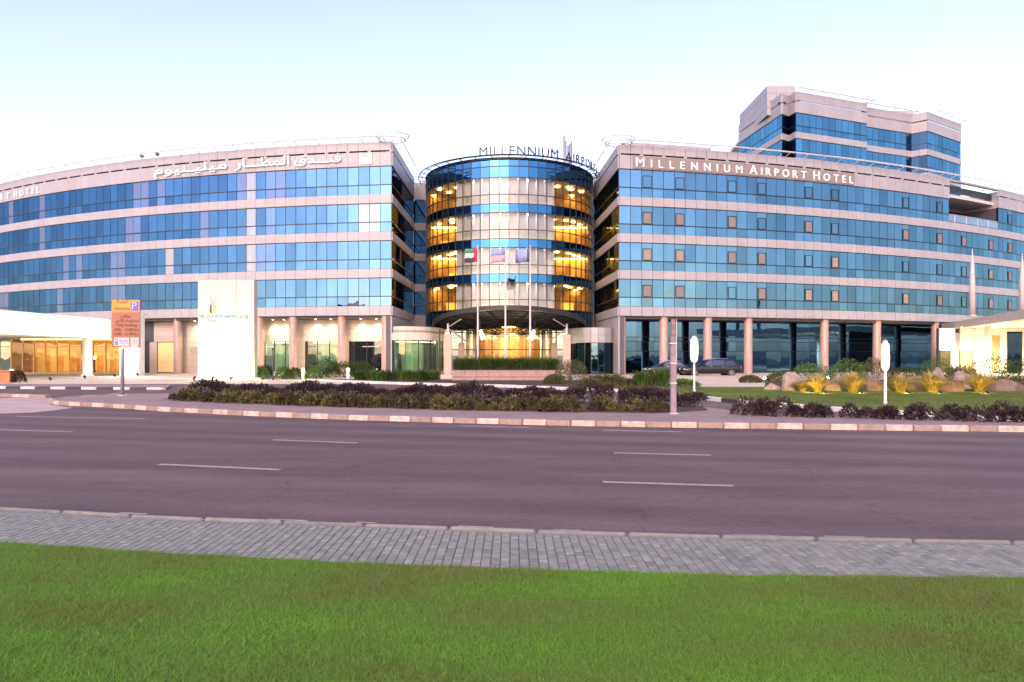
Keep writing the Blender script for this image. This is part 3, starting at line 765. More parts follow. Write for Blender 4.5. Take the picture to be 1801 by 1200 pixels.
# ------------------------------------------------------------------ dark entrance canopy
EC = thing('entrance_canopy', 'dark steel fan canopy arched over the glowing hotel entrance', 'canopy', (-.3, 70.5, 0))
def ce(th, k=1.0, dz=0):
    return Vector((-.3 + 7.75*k*math.sin(th), 70.5 - 9.0*k*math.cos(th), 4.72 + 1.38*math.cos(th)*k + dz))
NC = 24; thc = [R(-92)+R(184)*i/NC for i in range(NC+1)]
m = MB()
for i in range(NC):                                   # roof sheet of two layers
    a, b = thc[i], thc[i+1]
    for dz, fl in ((.0, 0), (.10, 1)):
        q = [ce(a, .12, dz), ce(a, 1, dz), ce(b, 1, dz), ce(b, .12, dz)]; m.add(q, [(0,1,2,3) if fl else (3,2,1,0)])
BLK = solid('black_steel', (.004, .004, .005), .7, spec=.2)
mk('roof_sheet', m, BLK, EC)
m = MB()
for i in range(NC):
    a, b = thc[i], thc[i+1]
    q = [ce(a, 1.0, -.12), ce(b, 1.0, -.12), ce(b, 1.0, .28), ce(a, 1.0, .28)]; q2 = [ce(a, 1.02, -.12), ce(b, 1.02, -.12), ce(b, 1.02, .28), ce(a, 1.02, .28)]
    m.add(q+q2, [(3,2,1,0), (4,5,6,7), (0,1,5,4), (2,3,7,6)])
mk('fascia', m, solid('canopy_fascia', (.010, .011, .014), .5), EC)
for i in range(0, NC+1, 2):                           # radial trusses
    t = thc[i]; m = MB(); N_ = 6
    a0, a1 = ce(t, .14, -.06), ce(t, .98, -.06); b0, b1 = ce(t, .14, -.75), ce(t, .98, -.22)
    m.tube(a0, a1, .05, n=6).tube(b0, b1, .05, n=6)
    for k in range(N_):
        u, v = k/N_, (k+.5)/N_; m.tube(a0.lerp(a1, u), b0.lerp(b1, v), .028, n=5); m.tube(b0.lerp(b1, v), a0.lerp(a1, (k+1)/N_), .028, n=5)
    mk('truss', m, BLK, EC)
for k in (.3, .45, .6, .75, .9):                      # concentric purlins
    mk('purlin', MB().path([ce(t, k, -.03) for t in thc], .045, 6), DARKM, EC)
for j, dz in enumerate(np.linspace(0, 1.0, 6)):       # hanging sunshade blades before the lobby
    mk('sunshade_blade', MB().strip([dp(t, 0).xy for t in thm(R(-42), R(42), 16)], [Vector((math.sin(t), -math.cos(t))) for t in thm(R(-42), R(42), 16)], 3.75+dz*1.15, 3.80+dz*1.15, LR+.35, LR+.60), DARKM, EC)
pc = MB().bbox(-.36, .36, -.36, .36, 0, 3.9, .03).mesh('pier', COLUMN)
pc2 = MB().bbox(-.30, .30, -.30, .30, 0, 3.2, .03).mesh('pier', COLUMN)
for x in (-6.2, 5.3):
    put('pier', pc, EC, (x, 66.0, 0))
    s_ = 1 if x < 0 else -1
    mk('strut', MB().tube((x, 66, 3.88), (x, 66, 4.95), .11, n=10).tube((x, 66, 4.5), (x+s_*1.6, 68.6, 3.3), .07, n=8).tube((x, 66, 4.6), (x+s_*1.4, 64.6, 5.35), .06, n=8), GREYM, EC)
    put('pier', pc2, EC, (x+s_*.9, 71.5 if x < 0 else 71.3, 0))
# two white floodlights hung under the canopy
FLW = emit('flood_white', (1, .97, .88), 16)
for px, s_ in ((845, 1), (939, -1)):
    p = at(px, 590, 63.8)
    o = thing('floodlight', 'white tubular floodlight under the dark entrance canopy beside the %s flagpole' % ('red flag' if s_ > 0 else 'grey blue flag'), 'floodlight', p, 'floodlights under the entrance canopy')
    m = MB().tube((0, 0, .45), (s_*.28, 0, -.35), .09, .2, 12); loc_('lamp_glass', m.mesh('lamp_glass', FLW), o)
    loc_('bracket', MB().tube((-s_*.03, 0, .45), (-s_*.06, 0, 1.35), .025, n=6).tube((-s_*.03, -.12, .47), (-s_*.03, .12, .47), .03, n=6).mesh('bracket', DARKM), o)
    lamp('POINT', o, (s_*.1, -.3, -.3), 160, (1, .9, .72), .25)

# ------------------------------------------------------------------ taller block behind the right wing
TW = thing('hotel_tower', 'tall set back blue glass block rising behind the right wing', 'hotel tower', (40, 96, 0))
TT = [36.0, 32.4, 28.8, 25.2]                         # heads of its glass bands
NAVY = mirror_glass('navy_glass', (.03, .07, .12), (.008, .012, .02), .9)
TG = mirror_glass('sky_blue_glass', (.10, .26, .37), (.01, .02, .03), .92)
def tower_face(A, B, mod, glass, nm='tower_pane'):
    A, B = Vector(A), Vector(B); L_ = (B-A).length; n_ = max(1, round(L_/mod)); m_ = L_/n_
    dd = (B-A)/L_; nn = Vector((dd.y, -dd.x)); rz = math.atan2(nn.y, nn.x)+math.pi/2
    pu = MB().box(-m_/2+.03, m_/2-.03, -.02, .02, 0, 1.72).mesh(nm, glass); pl = MB().box(-m_/2+.03, m_/2-.03, -.02, .02, 0, .85).mesh('tower_lower_pane', glass)
    cl = MB().bbox(-m_/2+.008, m_/2-.008, -.06, .1, 0, .9, .01).mesh('tower_panel', STONE)
    cp1 = MB().bbox(-m_/2+.008, m_/2-.008, -.06, .1, 0, 1.55, .01).mesh('tower_parapet_panel', STONE); cp2 = MB().bbox(-m_/2+.008, m_/2-.008, -.06, .1, 0, 1.2, .01).mesh('tower_coping_panel', STONE)
    pts = [A, B]; nr = [nn, nn]
    for i in range(n_):
        p = A + dd*(i+.5)*m_; q = p + nn*.06
        for f, zt in enumerate(TT):
            if f > 2: continue
            put(nm, pu, TW, (p.x, p.y, zt-1.75), (rnd.gauss(0,.003), 0, rz+rnd.gauss(0,.004)))
            put('tower_lower_pane', pl, TW, (p.x, p.y, zt-2.66), (rnd.gauss(0,.003), 0, rz+rnd.gauss(0,.004)))
            put('tower_panel', cl, TW, (q.x, q.y, zt-3.6+.02), (0, 0, rz))
        put('tower_parapet_panel', cp1, TW, (q.x, q.y, TT[0]+.03), (0, 0, rz)); put('tower_coping_panel', cp2, TW, (q.x, q.y, TT[0]+1.75), (0, 0, rz))
    for zt in TT[:3]:
        for z in (zt, zt-1.78, zt-2.68): mk('tower_transom', MB().strip(pts, nr, z-.05, z+.05, -.1, .06), DARKM, TW)
    mk('tower_slot', MB().strip(pts, nr, TT[0]+1.5, TT[0]+1.85, -.6, -.4), DARKM, TW)
    return nn
T0, T1 = (36.6, 110), (38.2, 96.6); T2 = (39.6, 97.6); T3 = (39.9, 95.9)
T4 = (52.3, 100.6); T5 = (52.0, 101.6); T6 = (61.6, 105.2); T7 = (63.2, 103.9); T8 = (72.0, 109.5); T9 = (80, 120)
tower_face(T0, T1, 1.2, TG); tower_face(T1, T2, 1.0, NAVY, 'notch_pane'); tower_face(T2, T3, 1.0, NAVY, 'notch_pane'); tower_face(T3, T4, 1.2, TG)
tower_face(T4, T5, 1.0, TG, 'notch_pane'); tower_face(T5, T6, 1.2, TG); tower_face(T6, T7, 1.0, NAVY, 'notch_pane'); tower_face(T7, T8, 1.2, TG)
ctr = Vector((56, 112)); poly = [Vector(p).lerp(ctr, .012) for p in (T0, T1, T2, T3, T4, T5, T6, T7, T8)] + [Vector((68, 124)), Vector((38, 124))]
mk('tower_core', MB().prism(poly, 0, TT[0]+.5), JOINT, TW)
mk('tower_parapet_core', MB().prism(poly, TT[0]+.55, TT[0]+.9), SOFFIT, TW)
# plant rooms on its roof, in stone panels
def panel_box(x0, x1, y0, y1, z0, z1, mod, hh):
    mk('plant_core', MB().box(x0+.1, x1-.1, y0+.1, y1-.1, z0, z1-.02), JOINT, TW)
    nx = round((x1-x0)/mod); mx_ = (x1-x0)/nx; ny = round((y1-y0)/mod); my = (y1-y0)/ny; nz = round((z1-z0)/hh); mz = (z1-z0)/nz
    a = MB().bbox(-mx_/2+.01, mx_/2-.01, -.05, .05, 0, mz-.02, .01).mesh('plant_panel', STONE); b = MB().bbox(-my/2+.01, my/2-.01, -.05, .05, 0, mz-.02, .01).mesh('plant_panel', STONE)
    for k in range(nz):
        for i in range(nx): put('plant_panel', a, TW, (x0+(i+.5)*mx_, y0+.05, z0+k*mz))
        for i in range(ny): put('plant_panel', b, TW, (x0+.05, y0+(i+.5)*my, z0+k*mz), (0, 0, -math.pi/2))
panel_box(37.2, 41.3, 99.5, 111.5, TT[0]+.9, 41.2, 1.3, 1.0)
panel_box(57.5, 63.5, 108, 116, TT[0]+.9, 40.6, 1.3, 1.0)
r = MB()
for A, B in ((T3, T4), (T5, T6), (T7, T8)):
    A, B = Vector(A), Vector(B); dd = (B-A).normalized(); nn = Vector((dd.y, -dd.x))
    for o, z in ((.9, 39.25), (.4, 39.4)): r.tube((*(A+nn*o), z), (*(B+nn*o+dd*.8), z), .05, n=6)
    for k in np.arange(0, (B-A).length, 2.0): r.tube((*(A+dd*k-nn*.1), 38.9), (*(A+dd*k+nn), 39.3), .035, n=5)
    for o in (-.5, .9): r.tube((*(B+nn*o), 39.3), (*(B+nn*o+dd*2.2), 39.9), .06, n=6)
mk('roof_rail', r, PALEM, TW)

# ------------------------------------------------------------------ pavilions left and right of the entrance
LPV = thing('glazed_pavilion', 'low cream pavilion with rounded roof band and pale green lit windows', 'pavilion', (-9, 66, 0))
def pav_curve(cx, cy_, rx, ry, a0, a1, n_=14):
    pts = []; nr = []
    for i in range(n_+1):
        a = a0+(a1-a0)*i/n_; pts.append(Vector((cx+rx*math.sin(a), cy_-ry*math.cos(a)))); v = Vector((math.sin(a)/rx, -math.cos(a)/ry)); nr.append(v.normalized())
    return pts, nr
pts, nr = pav_curve(-10.3, 71.5, 3.3, 6.6, R(-62), R(88))
mk('roof_band', MB().strip(pts, nr, 3.35, 4.0, -.4, .25), STONE_L, LPV); mk('roof_band_upper', MB().strip(pts, nr, 4.0, 4.65, -.4, .0), STONE_L, LPV)
mk('roof_slab', MB().prism([p for p in pts]+[Vector((-11.3, 72))], 4.1, 4.3), SOFFIT, LPV)
for i in range(len(pts)-1):
    p = (pts[i]+pts[i+1])/2; q = nr[i]; L_ = (pts[i+1]-pts[i]).length; rz = math.atan2((nr[i]+nr[i+1]).y, (nr[i]+nr[i+1]).x)+math.pi/2
    put('window_pane', MB().box(-L_/2+.02, L_/2-.02, -.015, .015, .25, 2.75).mesh('window_pane', GREENG), LPV, (p.x, p.y, 0), (0, 0, rz))
    put('window_pane', MB().box(-L_/2+.02, L_/2-.02, -.015, .015, 2.8, 3.33).mesh('window_pane', GREENG), LPV, (p.x, p.y, 0), (0, 0, rz))
    if i % 2 == 0: put('mullion', MB().box(-.03, .03, -.05, .05, .0, 3.35).mesh('mullion', DARKM), LPV, (pts[i].x, pts[i].y, 0), (0, 0, rz))
mk('window_sill', MB().strip(pts, nr, 0, .24, -.2, .1), STONE_L, LPV)
ins = [p.lerp(Vector((-11.2, 72)), .55) for p in pts]
mk('room_back', MB().strip(ins, nr, 0, 3.3, -.1, 0), ROOM, LPV)
mk('ceiling_light', MB().strip([p.lerp(Vector((-11.2, 72)), .28) for p in pts], nr, 3.2, 3.24, -.25, .2), PANEL_E, LPV)
RPV = thing('door_pavilion', 'small curved stone banded porch with dark glass beside the right wing', 'porch', (8.6, 70, 0))
pts, nr = pav_curve(8.4, 72, 2.6, 4.6, R(-85), R(60), 10)
m = MB(); 
for k in range(2):
    for i in range(10):
        p = (pts[i]+pts[i+1])/2; L_ = (pts[i+1]-pts[i]).length; v = nr[i]+nr[i+1]; rz = math.atan2(v.y, v.x)+math.pi/2
        put('fascia_panel', MB().bbox(-L_/2-.005, L_/2+.005, -.12, .1, 0, .74, .008).mesh('fascia_panel', STONE), RPV, (p.x, p.y, 3.15+k*.75), (0, 0, rz))
for i in range(10):
    p = (pts[i]+pts[i+1])/2; L_ = (pts[i+1]-pts[i]).length; v = nr[i]+nr[i+1]; rz = math.atan2(v.y, v.x)+math.pi/2
    put('door_glass', MB().box(-L_/2+.02, L_/2-.02, -.015, .015, .05, 3.1).mesh('door_glass', BLUEG if i in (5, 6, 2) else NAVY), RPV, (p.x, p.y, 0), (rnd.gauss(0,.01), 0, rz))
    put('mullion', MB().box(-.03, .03, -.05, .05, .0, 3.14).mesh('mullion', DARKM), RPV, (pts[i].x, pts[i].y, 0), (0, 0, rz))
mk('roof_slab', MB().prism([p for p in pts]+[Vector((9.5, 74))], 4.4, 4.55), SOFFIT, RPV); mk('core', MB().strip([p.lerp(Vector((8.8, 73)), .3) for p in pts], nr, 0, 4.4, -.1, 0), JOINT, RPV)

# ------------------------------------------------------------------ left drop-off canopy and its golden lobby
CWHITE = solid('canopy_white', (.80, .79, .77), .4, var=.03)
LC = thing('drop_off_canopy', 'broad white drop off canopy with deep overlit fascia over a golden lobby', 'canopy', (-44, 58, 0))
mk('fascia', MB().bbox(-37.5, -36.9, 47, 63.5, 3.45, 5.2, .04).bbox(-62, -36.9, 46.4, 47, 3.45, 5.2, .04), CWHITE, LC)
mk('roof', MB().box(-62, -37.5, 47, 66, 4.9, 5.1), CWHITE, LC); mk('soffit', MB().box(-62, -37.5, 47, 67, 3.5, 3.6), CWHITE, LC)
for x, y in ((-38.6, 62), (-38.6, 50)):
    mk('column', MB().lathe([(.5, 0), (.5, .15), (.4, .2), (.4, 3.5)], 24, x, y), CWHITE, LC, smooth=True)
gl = MB()
for k, y in enumerate(np.arange(48.5, 62.5, 2.4)):    # strip uplights grazing the fascia
    pass
# lit fascia: a row of ground floodlights in front of it
FLE = emit('flood_lens', (1, .95, .82), 22)
def ground_flood(p, aim, label, group, power, color=(1, .88, .66), spot=100, lens=None):
    o = thing('ground_floodlight', label, 'floodlight', p, group)
    dirv = (Vector(aim)-Vector(p)); dirv.z -= .15; q = dirv.to_track_quat('Z', 'Y'); e = q.to_euler()
    b = MB().lathe([(.05, -.12), (.085, -.1), (.10, .08), (.11, .1)], 12).mesh('lamp_head', DARKM); h = loc_('lamp_head', b, o, (0, 0, .18), e)
    loc_('lens', MB().lathe([(.0, .101), (.095, .102), (.0, .112)], 12).mesh('lens', lens or FLE), h)
    loc_('stake', MB().tube((0, 0, 0), (0, 0, .12), .018, n=6).mesh('stake', DARKM), o)
    lamp('SPOT', o, Vector((0, 0, .18)) + dirv.normalized()*.13, power, color, .05, (dirv.to_track_quat('-Z', 'Y')).to_euler(), spot, .9)
    return o
for k, y in enumerate((49.5, 53.5, 57.5, 61.0)):
    ground_flood((-33.5, y, .02), (-37, y, 4.6), 'small black ground floodlight washing the white fascia of the drop off canopy', 'floodlights before the drop off canopy fascia', 420, spot=110)
# golden lobby behind: glass doors, panelled wall
GLB = thing('banquet_lobby', 'golden lit lobby front of glass doors under the white drop off canopy', 'lobby front', (-46, 72, 0))
lx0, lx1, ly = -57.0, -41.2, 71.0
pxs = [20, 40, 60, 80, 100, 122, 143, 164, 184, 212]
ly2 = 72.5
xs_ = [(p-CXP)*ly/F for p in (-60, -40, -20, 0, 20, 40, 60, 80, 100, 122, 143, 164, 186, 214)]
for i in range(len(xs_)-1):
    a, b = xs_[i], xs_[i+1]; teal = i < 4
    g = mirror_glass('teal_door_glass', (.30, .42, .40), (.16, .26, .25), .5) if i == 0 else (g0 if teal else AMBERG)
    if i == 0: g0 = g
    put('glass_panel', MB().box(a+.04, b-.04, ly-.015, ly+.015, .12, 2.75).mesh('glass_panel', g), GLB)
    put('top_light', MB().box(a+.04, b-.04, ly-.015, ly+.015, 2.82, 3.5).mesh('top_light', g), GLB)
    mk('door_post', MB().box(a-.045, a+.045, ly-.07, ly+.07, .1, 3.52), solid('brass', (.45, .33, .14), .35, metal=.6) if i == 0 else bpy.data.materials['brass'], GLB)
mk('door_head', MB().box(xs_[0], xs_[-1], ly-.05, ly+.05, 2.74, 2.83), bpy.data.materials['brass'], GLB)
mk('plinth', MB().box(xs_[0], xs_[-1], ly-.3, ly+3, 0, .1), STONE_L, GLB)
mk('back_wall', MB().box(xs_[0], xs_[-1], ly+3.2, ly+3.5, .1, 3.6), LBG, GLB)
mk('ceiling', MB().box(xs_[0], xs_[-1]+.4, ly-.2, ly+3.5, 3.62, 3.75), CWHITE, GLB)
for x in np.linspace(-53, -41.5, 9): mk('wall_panel', MB().box(x, x+.75, ly+3.1, ly+3.2, .1, rnd.choice((2.3, 2.6, 2.2))), WOOD if rnd.random() < .5 else GOLDD, GLB)
mk('ceiling_light', MB().box(-52, -41.4, ly+1.2, ly+1.7, 3.55, 3.6), emit('lobby_light_b', (1, .70, .26), 5), GLB)
mk('end_wall', MB().box(xs_[-1], xs_[-1]+.3, ly-.1, ly+3.5, 0, 3.62), STONE_L, GLB)
PD = thing('pedestal_ornament', 'dark slim pedestal with a white globe, stand-in for an unclear ornament inside the golden lobby', 'lamp', ((165-CXP)*(ly+1)/F, ly+1, .1))  # stand-in for a dark ornament of unclear kind with a pale top
loc_('pedestal', MB().lathe([(.26, 0), (.26, .05), (.15, .12), (.13, 1.2), (.2, 1.35)], 16).mesh('pedestal', DARKM), PD)
loc_('globe', MB().lathe([(.02, 1.35), (.15, 1.4), (.22, 1.55), (.15, 1.7), (.02, 1.76)], 16).mesh('globe', emit('globe', (1, .9, .7), 5), smooth=True), PD)
# white pier in front of the lobby with wall lights
WP = thing('gate_pier', 'broad white pier with bright wall lamps behind the parking sign', 'pier', (-34.9, 62.5, 0))
mk('shaft', MB().bbox(-35.7, -34.0, 62, 63.2, 0, 5.6, .05), CWHITE, WP)
mk('cap', MB().bbox(-35.85, -33.85, 61.85, 63.35, 5.6, 5.78, .03), CWHITE, WP)
for k, z in enumerate((2.6, 3.5, 4.4, 5.1)):
    o = mk('wall_lamp', MB().lathe([(.05, z-.16), (.14, z-.12), (.14, z+.1), (.05, z+.14)], 12, -34.5+.25, 61.82), FLE, WP)
lamp('POINT', WP, (.6, -1.3, 2.2), 140, (1, .9, .7), .25)

# ------------------------------------------------------------------ right drop-off canopy, wall and doors below, masts
RC = thing('drop_off_canopy', 'stone edged drop off canopy over brightly lit white walls by the right wing', 'canopy', (52, 66, 0))
mk('fascia', MB().prism([(49.2, 78.2), (38.6, 49), (39.0, 48.9), (49.6, 78.0)], 4.75, 5.5), solid('canopy_stone', (.55, .50, .46), .5), RC)
mk('roof', MB().prism([(49.65, 78), (39.05, 48.95), (66, 46), (72, 88)], 5.2, 5.4), SOFFIT, RC)
mk('soffit', MB().prism([(49.65, 78), (39.05, 48.95), (66, 46), (72, 88)], 4.8, 4.9), CWHITE, RC)
RWL = thing('lit_entrance_wall', 'overlit white wall with tan doors under the right drop off canopy', 'wall', (52, 74, 0))
wy = 73.0
X = lambda px, Y=wy: (px-CXP)*Y/F
segs = [(1652, 1672, 'w'), (1672, 1677, 'p'), (1677, 1688, 'd'), (1688, 1712, 'w'), (1712, 1728, 'p'), (1728, 1758, 't'), (1758, 1770, 'w'), (1770, 1798, 'g'), (1798, 1840, 'w')]
TAN = solid('tan_door', (.55, .38, .20), .5, var=.15, scale=4)
for a, b, k in segs:
    x0, x1 = X(a), X(b)
    if k == 'w':
        mk('wall_panel', MB().bbox(x0+.01, x1-.01, wy-.1, wy+.1, 2.4 if a in (1652, 1688) else .05, 4.78, .01), CWHITE, RWL)
        if a == 1652: mk('window_pane', MB().box(x0+.1, x1-.1, wy, wy+.05, .3, 2.38), bpy.data.materials['olive_glass'], RWL)
        if a == 1688: mk('door_leaf', MB().bbox(x0+.1, x1-.1, wy, wy+.08, .1, 2.38, .02), TAN, RWL)
    elif k == 'p': mk('pilaster', MB().bbox(x0, x1, wy-.3, wy+.1, 0, 4.78, .03), CWHITE, RWL)
    elif k == 't': mk('tall_door', MB().bbox(x0+.05, x1-.05, wy, wy+.08, .1, 4.0, .02), TAN, RWL); mk('wall_panel', MB().bbox(x0+.01, x1-.01, wy-.1, wy+.1, 4.02, 4.78, .01), CWHITE, RWL)
    elif k == 'd': mk('dark_niche', MB().bbox(x0+.05, x1-.05, wy, wy+.08, .1, 4.3, .01), GREYM, RWL)
    else: mk('dark_window', MB().box(x0+.03, x1-.03, wy, wy+.05, .3, 4.4), NAVY, RWL); mk('wall_panel', MB().bbox(x0+.01, x1-.01, wy-.1, wy+.1, 4.42, 4.78, .01), CWHITE, RWL)
mk('backing', MB().box(X(1652), X(1840), wy+.12, wy+.5, 0, 4.78), JOINT, RWL)
dl = MB().lathe([(.0, -.01), (.16, -.008), (.18, .03)], 14).mesh('lens', FLE)
for x, y in ((46.5, 70.3), (49.5, 70.0), (53, 69.5), (46.5, 65.5), (50.5, 64.5), (44.2, 61)):
    o = thing('canopy_downlight', 'round recessed downlight under the right drop off canopy', 'downlight', (x, y, 4.77), 'downlights in the right drop off canopy')
    loc_('lens', dl, o); loc_('trim', MB().lathe([(.18, -.012), (.22, -.012), (.22, .02)], 14).mesh('trim', GREYM), o); lamp('SPOT', o, (0, 0, -.05), 1100, (1, .84, .56), .15, (0, 0, 0), 140, .7)
for j, (x, y, lab) in enumerate(((47.3, 67.8, 'white round canopy column beside the tan doors'), (41.3, 53.5, 'white round canopy column at the outer corner of the right canopy'))):
    mk('column', MB().lathe([(.42, 0), (.42, .15), (.32, .2), (.32, 4.78)], 24, x, y), CWHITE, RC, smooth=True)
for px, pyt, Y, lab in ((1710, 437, 61, 'pale tapered mast rising from the right drop off canopy before the wing'), (1798, 447, 56, 'pale tapered mast on the outer end of the right drop off canopy')):
    b = at(px, 553, Y); tp = at(px, pyt, Y)
    o = thing('canopy_mast', lab, 'mast', (b.x, Y, 5.4)); H = tp.z-5.4
    loc_('shaft', MB().lathe([(.24, 0), (.22, H*.5), (.16, H*.78), (.06, H*.9), (.03, H)], 14).mesh('shaft', solid('mast_paint', (.40, .36, .355), .5), smooth=True), o)
    loc_('foot', MB().lathe([(.36, 0), (.36, .08), (.26, .16)], 14).mesh('foot', GREYM), o)

# ------------------------------------------------------------------ ground, road, islands, lawns
def ground_mat(name, c1, c2, scale, rough=.85, speck=None, bump=.3, bscale=60, big=None, stretch=None):
    m, nt, N, L, P = mat_new(name)
    t = noise(N, L, scale, 8, 'Position', .7); r = ramp(N, [(.3, c1), (.7, c2)]); L.new(t.outputs[0], r.inputs[0]); out = r.outputs[0]
    if big:
        t2 = noise(N, L, big, 4, 'Position', .6, stretch=stretch); r2 = ramp(N, [(.3, (.78, .78, .78)), (.7, (1.12, 1.12, 1.12))]); L.new(t2.outputs[0], r2.inputs[0])
        mx = N.new('ShaderNodeMix'); mx.data_type = 'RGBA'; mx.blend_type = 'MULTIPLY'; mx.inputs[0].default_value = 1
        L.new(out, mx.inputs[6]); L.new(r2.outputs[0], mx.inputs[7]); out = mx.outputs[2]
    if speck:
        v = N.new('ShaderNodeTexNoise'); v.inputs['Scale'].default_value = 90; v.inputs['Detail'].default_value = 2
        g = N.new('ShaderNodeNewGeometry'); L.new(g.outputs['Position'], v.inputs['Vector'])
        r3 = ramp(N, [(.60, (0, 0, 0)), (.72, (1, 1, 1))]); L.new(v.outputs[0], r3.inputs[0])
        mx = N.new('ShaderNodeMix'); mx.data_type = 'RGBA'; L.new(r3.outputs[0], mx.inputs[0]); L.new(out, mx.inputs[6]); mx.inputs[7].default_value = (*speck, 1); out = mx.outputs[2]
    L.new(out, P.inputs['Base Color']); P.inputs['Roughness'].default_value = rough; P.inputs['Specular IOR Level'].default_value = .3
    tb = noise(N, L, bscale, 4, 'Position'); bp = N.new('ShaderNodeBump'); bp.inputs['Strength'].default_value = bump; bp.inputs['Distance'].default_value = .02
    L.new(tb.outputs[0], bp.inputs['Height']); L.new(bp.outputs[0], P.inputs['Normal']); return m
def asphalt():
    m = ground_mat('asphalt', (.088, .058, .057), (.146, .097, .096), 14, .75, (.20, .16, .155), .45, 120, .35, (1, 5, 1, -.22)); nt = m.node_tree; N, L = nt.nodes, nt.links; P = N['Principled BSDF']
    src = P.inputs['Base Color'].links[0].from_socket; geo = N.new('ShaderNodeNewGeometry')
    mp = N.new('ShaderNodeMapping'); mp.inputs['Rotation'].default_value = (0, 0, .235); L.new(geo.outputs['Position'], mp.inputs[0])
    def mult(src, fac, lo, hi, p0, p1):
        r = N.new('ShaderNodeMapRange'); r.inputs[1].default_value = p0; r.inputs[2].default_value = p1; r.inputs[3].default_value = lo; r.inputs[4].default_value = hi; L.new(fac, r.inputs[0])
        v = N.new('ShaderNodeVectorMath'); v.operation = 'SCALE'; L.new(src, v.inputs[0]); L.new(r.outputs[0], v.inputs['Scale']); return v.outputs[0]
    w_ = N.new('ShaderNodeTexWave'); w_.bands_direction = 'Y'; w_.inputs['Scale'].default_value = .19; w_.inputs['Distortion'].default_value = 1.2; w_.inputs['Detail'].default_value = 2; w_.inputs['Detail Scale'].default_value = .35; L.new(mp.outputs[0], w_.inputs['Vector'])
    src = mult(src, w_.outputs['Fac'], .86, 1.10, .1, .9)                 # tyre tracks along the lanes
    st = noise(N, L, .5, 6, vec=mp.outputs[0], stretch=(.12, 1.6, 1)); src = mult(src, st.outputs[0], .84, 1.13, .35, .68)     # long streaks of wear
    oil = noise(N, L, .8, 3, vec=mp.outputs[0]); src = mult(src, oil.outputs[0], 1.0, .74, .62, .74)                            # oil and repair patches
    vo = N.new('ShaderNodeTexVoronoi'); vo.feature = 'DISTANCE_TO_EDGE'; vo.inputs['Scale'].default_value = .33; wn_ = noise(N, L, 1.6, 5, vec=mp.outputs[0])
    ad = N.new('ShaderNodeVectorMath'); ad.operation = 'ADD'; L.new(mp.outputs[0], ad.inputs[0]); L.new(wn_.outputs['Color'], ad.inputs[1]); L.new(ad.outputs[0], vo.inputs['Vector'])
    src = mult(src, vo.outputs['Distance'], .66, 1.0, .0, .006)            # hairline cracks
    L.new(src, P.inputs['Base Color']); return m
ASPH = asphalt()
PAVE = ground_mat('cream_paving', (.50, .42, .32), (.60, .51, .40), 1.5, .8, None, .2, 30, .15)
CONC = ground_mat('island_paving', (.21, .15, .145), (.29, .215, .205), 6, .85, None, .3, 50, .5)
SOIL = ground_mat('soil', (.035, .024, .018), (.09, .06, .04), 12, .95, None, .8, 25)
TURF = ground_mat('turf', (.045, .085, .015), (.10, .15, .03), 3, .95, None, .6, 60, .5)
GRND = ground_mat('far_ground', (.16, .13, .11), (.24, .20, .16), .5, .95)
def sheet(name, pts, z, mat):
    n_ = len(pts); ar = sum(pts[i][0]*pts[(i+1) % n_][1]-pts[(i+1) % n_][0]*pts[i][1] for i in range(n_)); pts = pts if ar > 0 else pts[::-1]
    o = mk(name, MB().add([(p[0], p[1], z) for p in pts], [tuple(range(n_))]), mat); return tag(o, kind='structure')
def slab(name, pts, z0, z1, mat):
    return tag(mk(name, MB().prism([tuple(p[:2]) for p in pts], z0, z1), mat), kind='structure')
sheet('ground', [(-2500, -2500), (2500, -2500), (2500, 2500), (-2500, 2500)], -.06, GRND)
sheet('road', [(-140, 2), (140, 2), (140, 45), (-140, 45)], 0, ASPH)
sheet('forecourt', [(-140, 45.0), (140, 45.0), (140, 95), (-140, 95)], .004, PAVE)

KZ = .13
farpx = [(1960, 753), (1801, 750), (1600, 748), (1400, 745.5), (1200, 743), (1000, 740), (800, 735.5), (600, 730), (450, 724), (300, 717), (190, 710), (130, 707.5)]
FK = [gp(x, y, KZ) for x, y in farpx]
nose = [gp(x, y, KZ) for x, y in ((105, 706), (95, 703.5), (100, 701), (130, 698), (210, 692.5))]
backw = [Vector((-14.5, 32.0, 0)), Vector((-8, 29.2, 0)), Vector((0, 27.8, 0)), Vector((4.5, 27.2, 0)), gp(1205, 708, KZ), gp(1240, 716, KZ), gp(1300, 724, KZ), gp(1500, 733.5, KZ), gp(1801, 741, KZ), gp(1960, 745, KZ)]
slab('island', FK + nose + backw, -.04, KZ, CONC)
def resample(pts, step):
    pts = [Vector((p[0], p[1])) for p in pts]; out = [pts[0]]; acc = 0
    segs = [(pts[i], pts[i+1]) for i in range(len(pts)-1)]; L_ = sum((b-a).length for a, b in segs)
    n_ = max(1, round(L_/step)); st = L_/n_; res = []
    for k in range(n_+1):
        d_ = min(k*st, L_-1e-6)
        for a, b in segs:
            l = (b-a).length
            if d_ <= l: res.append(a+(b-a)*(d_/max(l, 1e-9))); break
            d_ -= l
    return res, st
K_W = solid('kerb_white_trail_lit', (.38, .31, .265), .7, var=.28, scale=6, bump=.2, orand=.08); K_B = solid('kerb_black_trail_lit', (.23, .165, .14), .7, var=.2, scale=6, bump=.2, orand=.08)  # light-trail glow put into the colours of black and white kerbstones
K_WH = solid('kerb_white', (.42, .41, .41), .65, var=.15, scale=6, orand=.06); K_BK = solid('kerb_black', (.03, .028, .03), .6, var=.2, scale=6)
K_N = solid('kerb_grey', (.15, .148, .135), .8, var=.2, scale=8, bump=.2, orand=.12)
K_C = solid('kerb_concrete', (.40, .38, .35), .8, var=.12, scale=8, bump=.2, orand=.06)
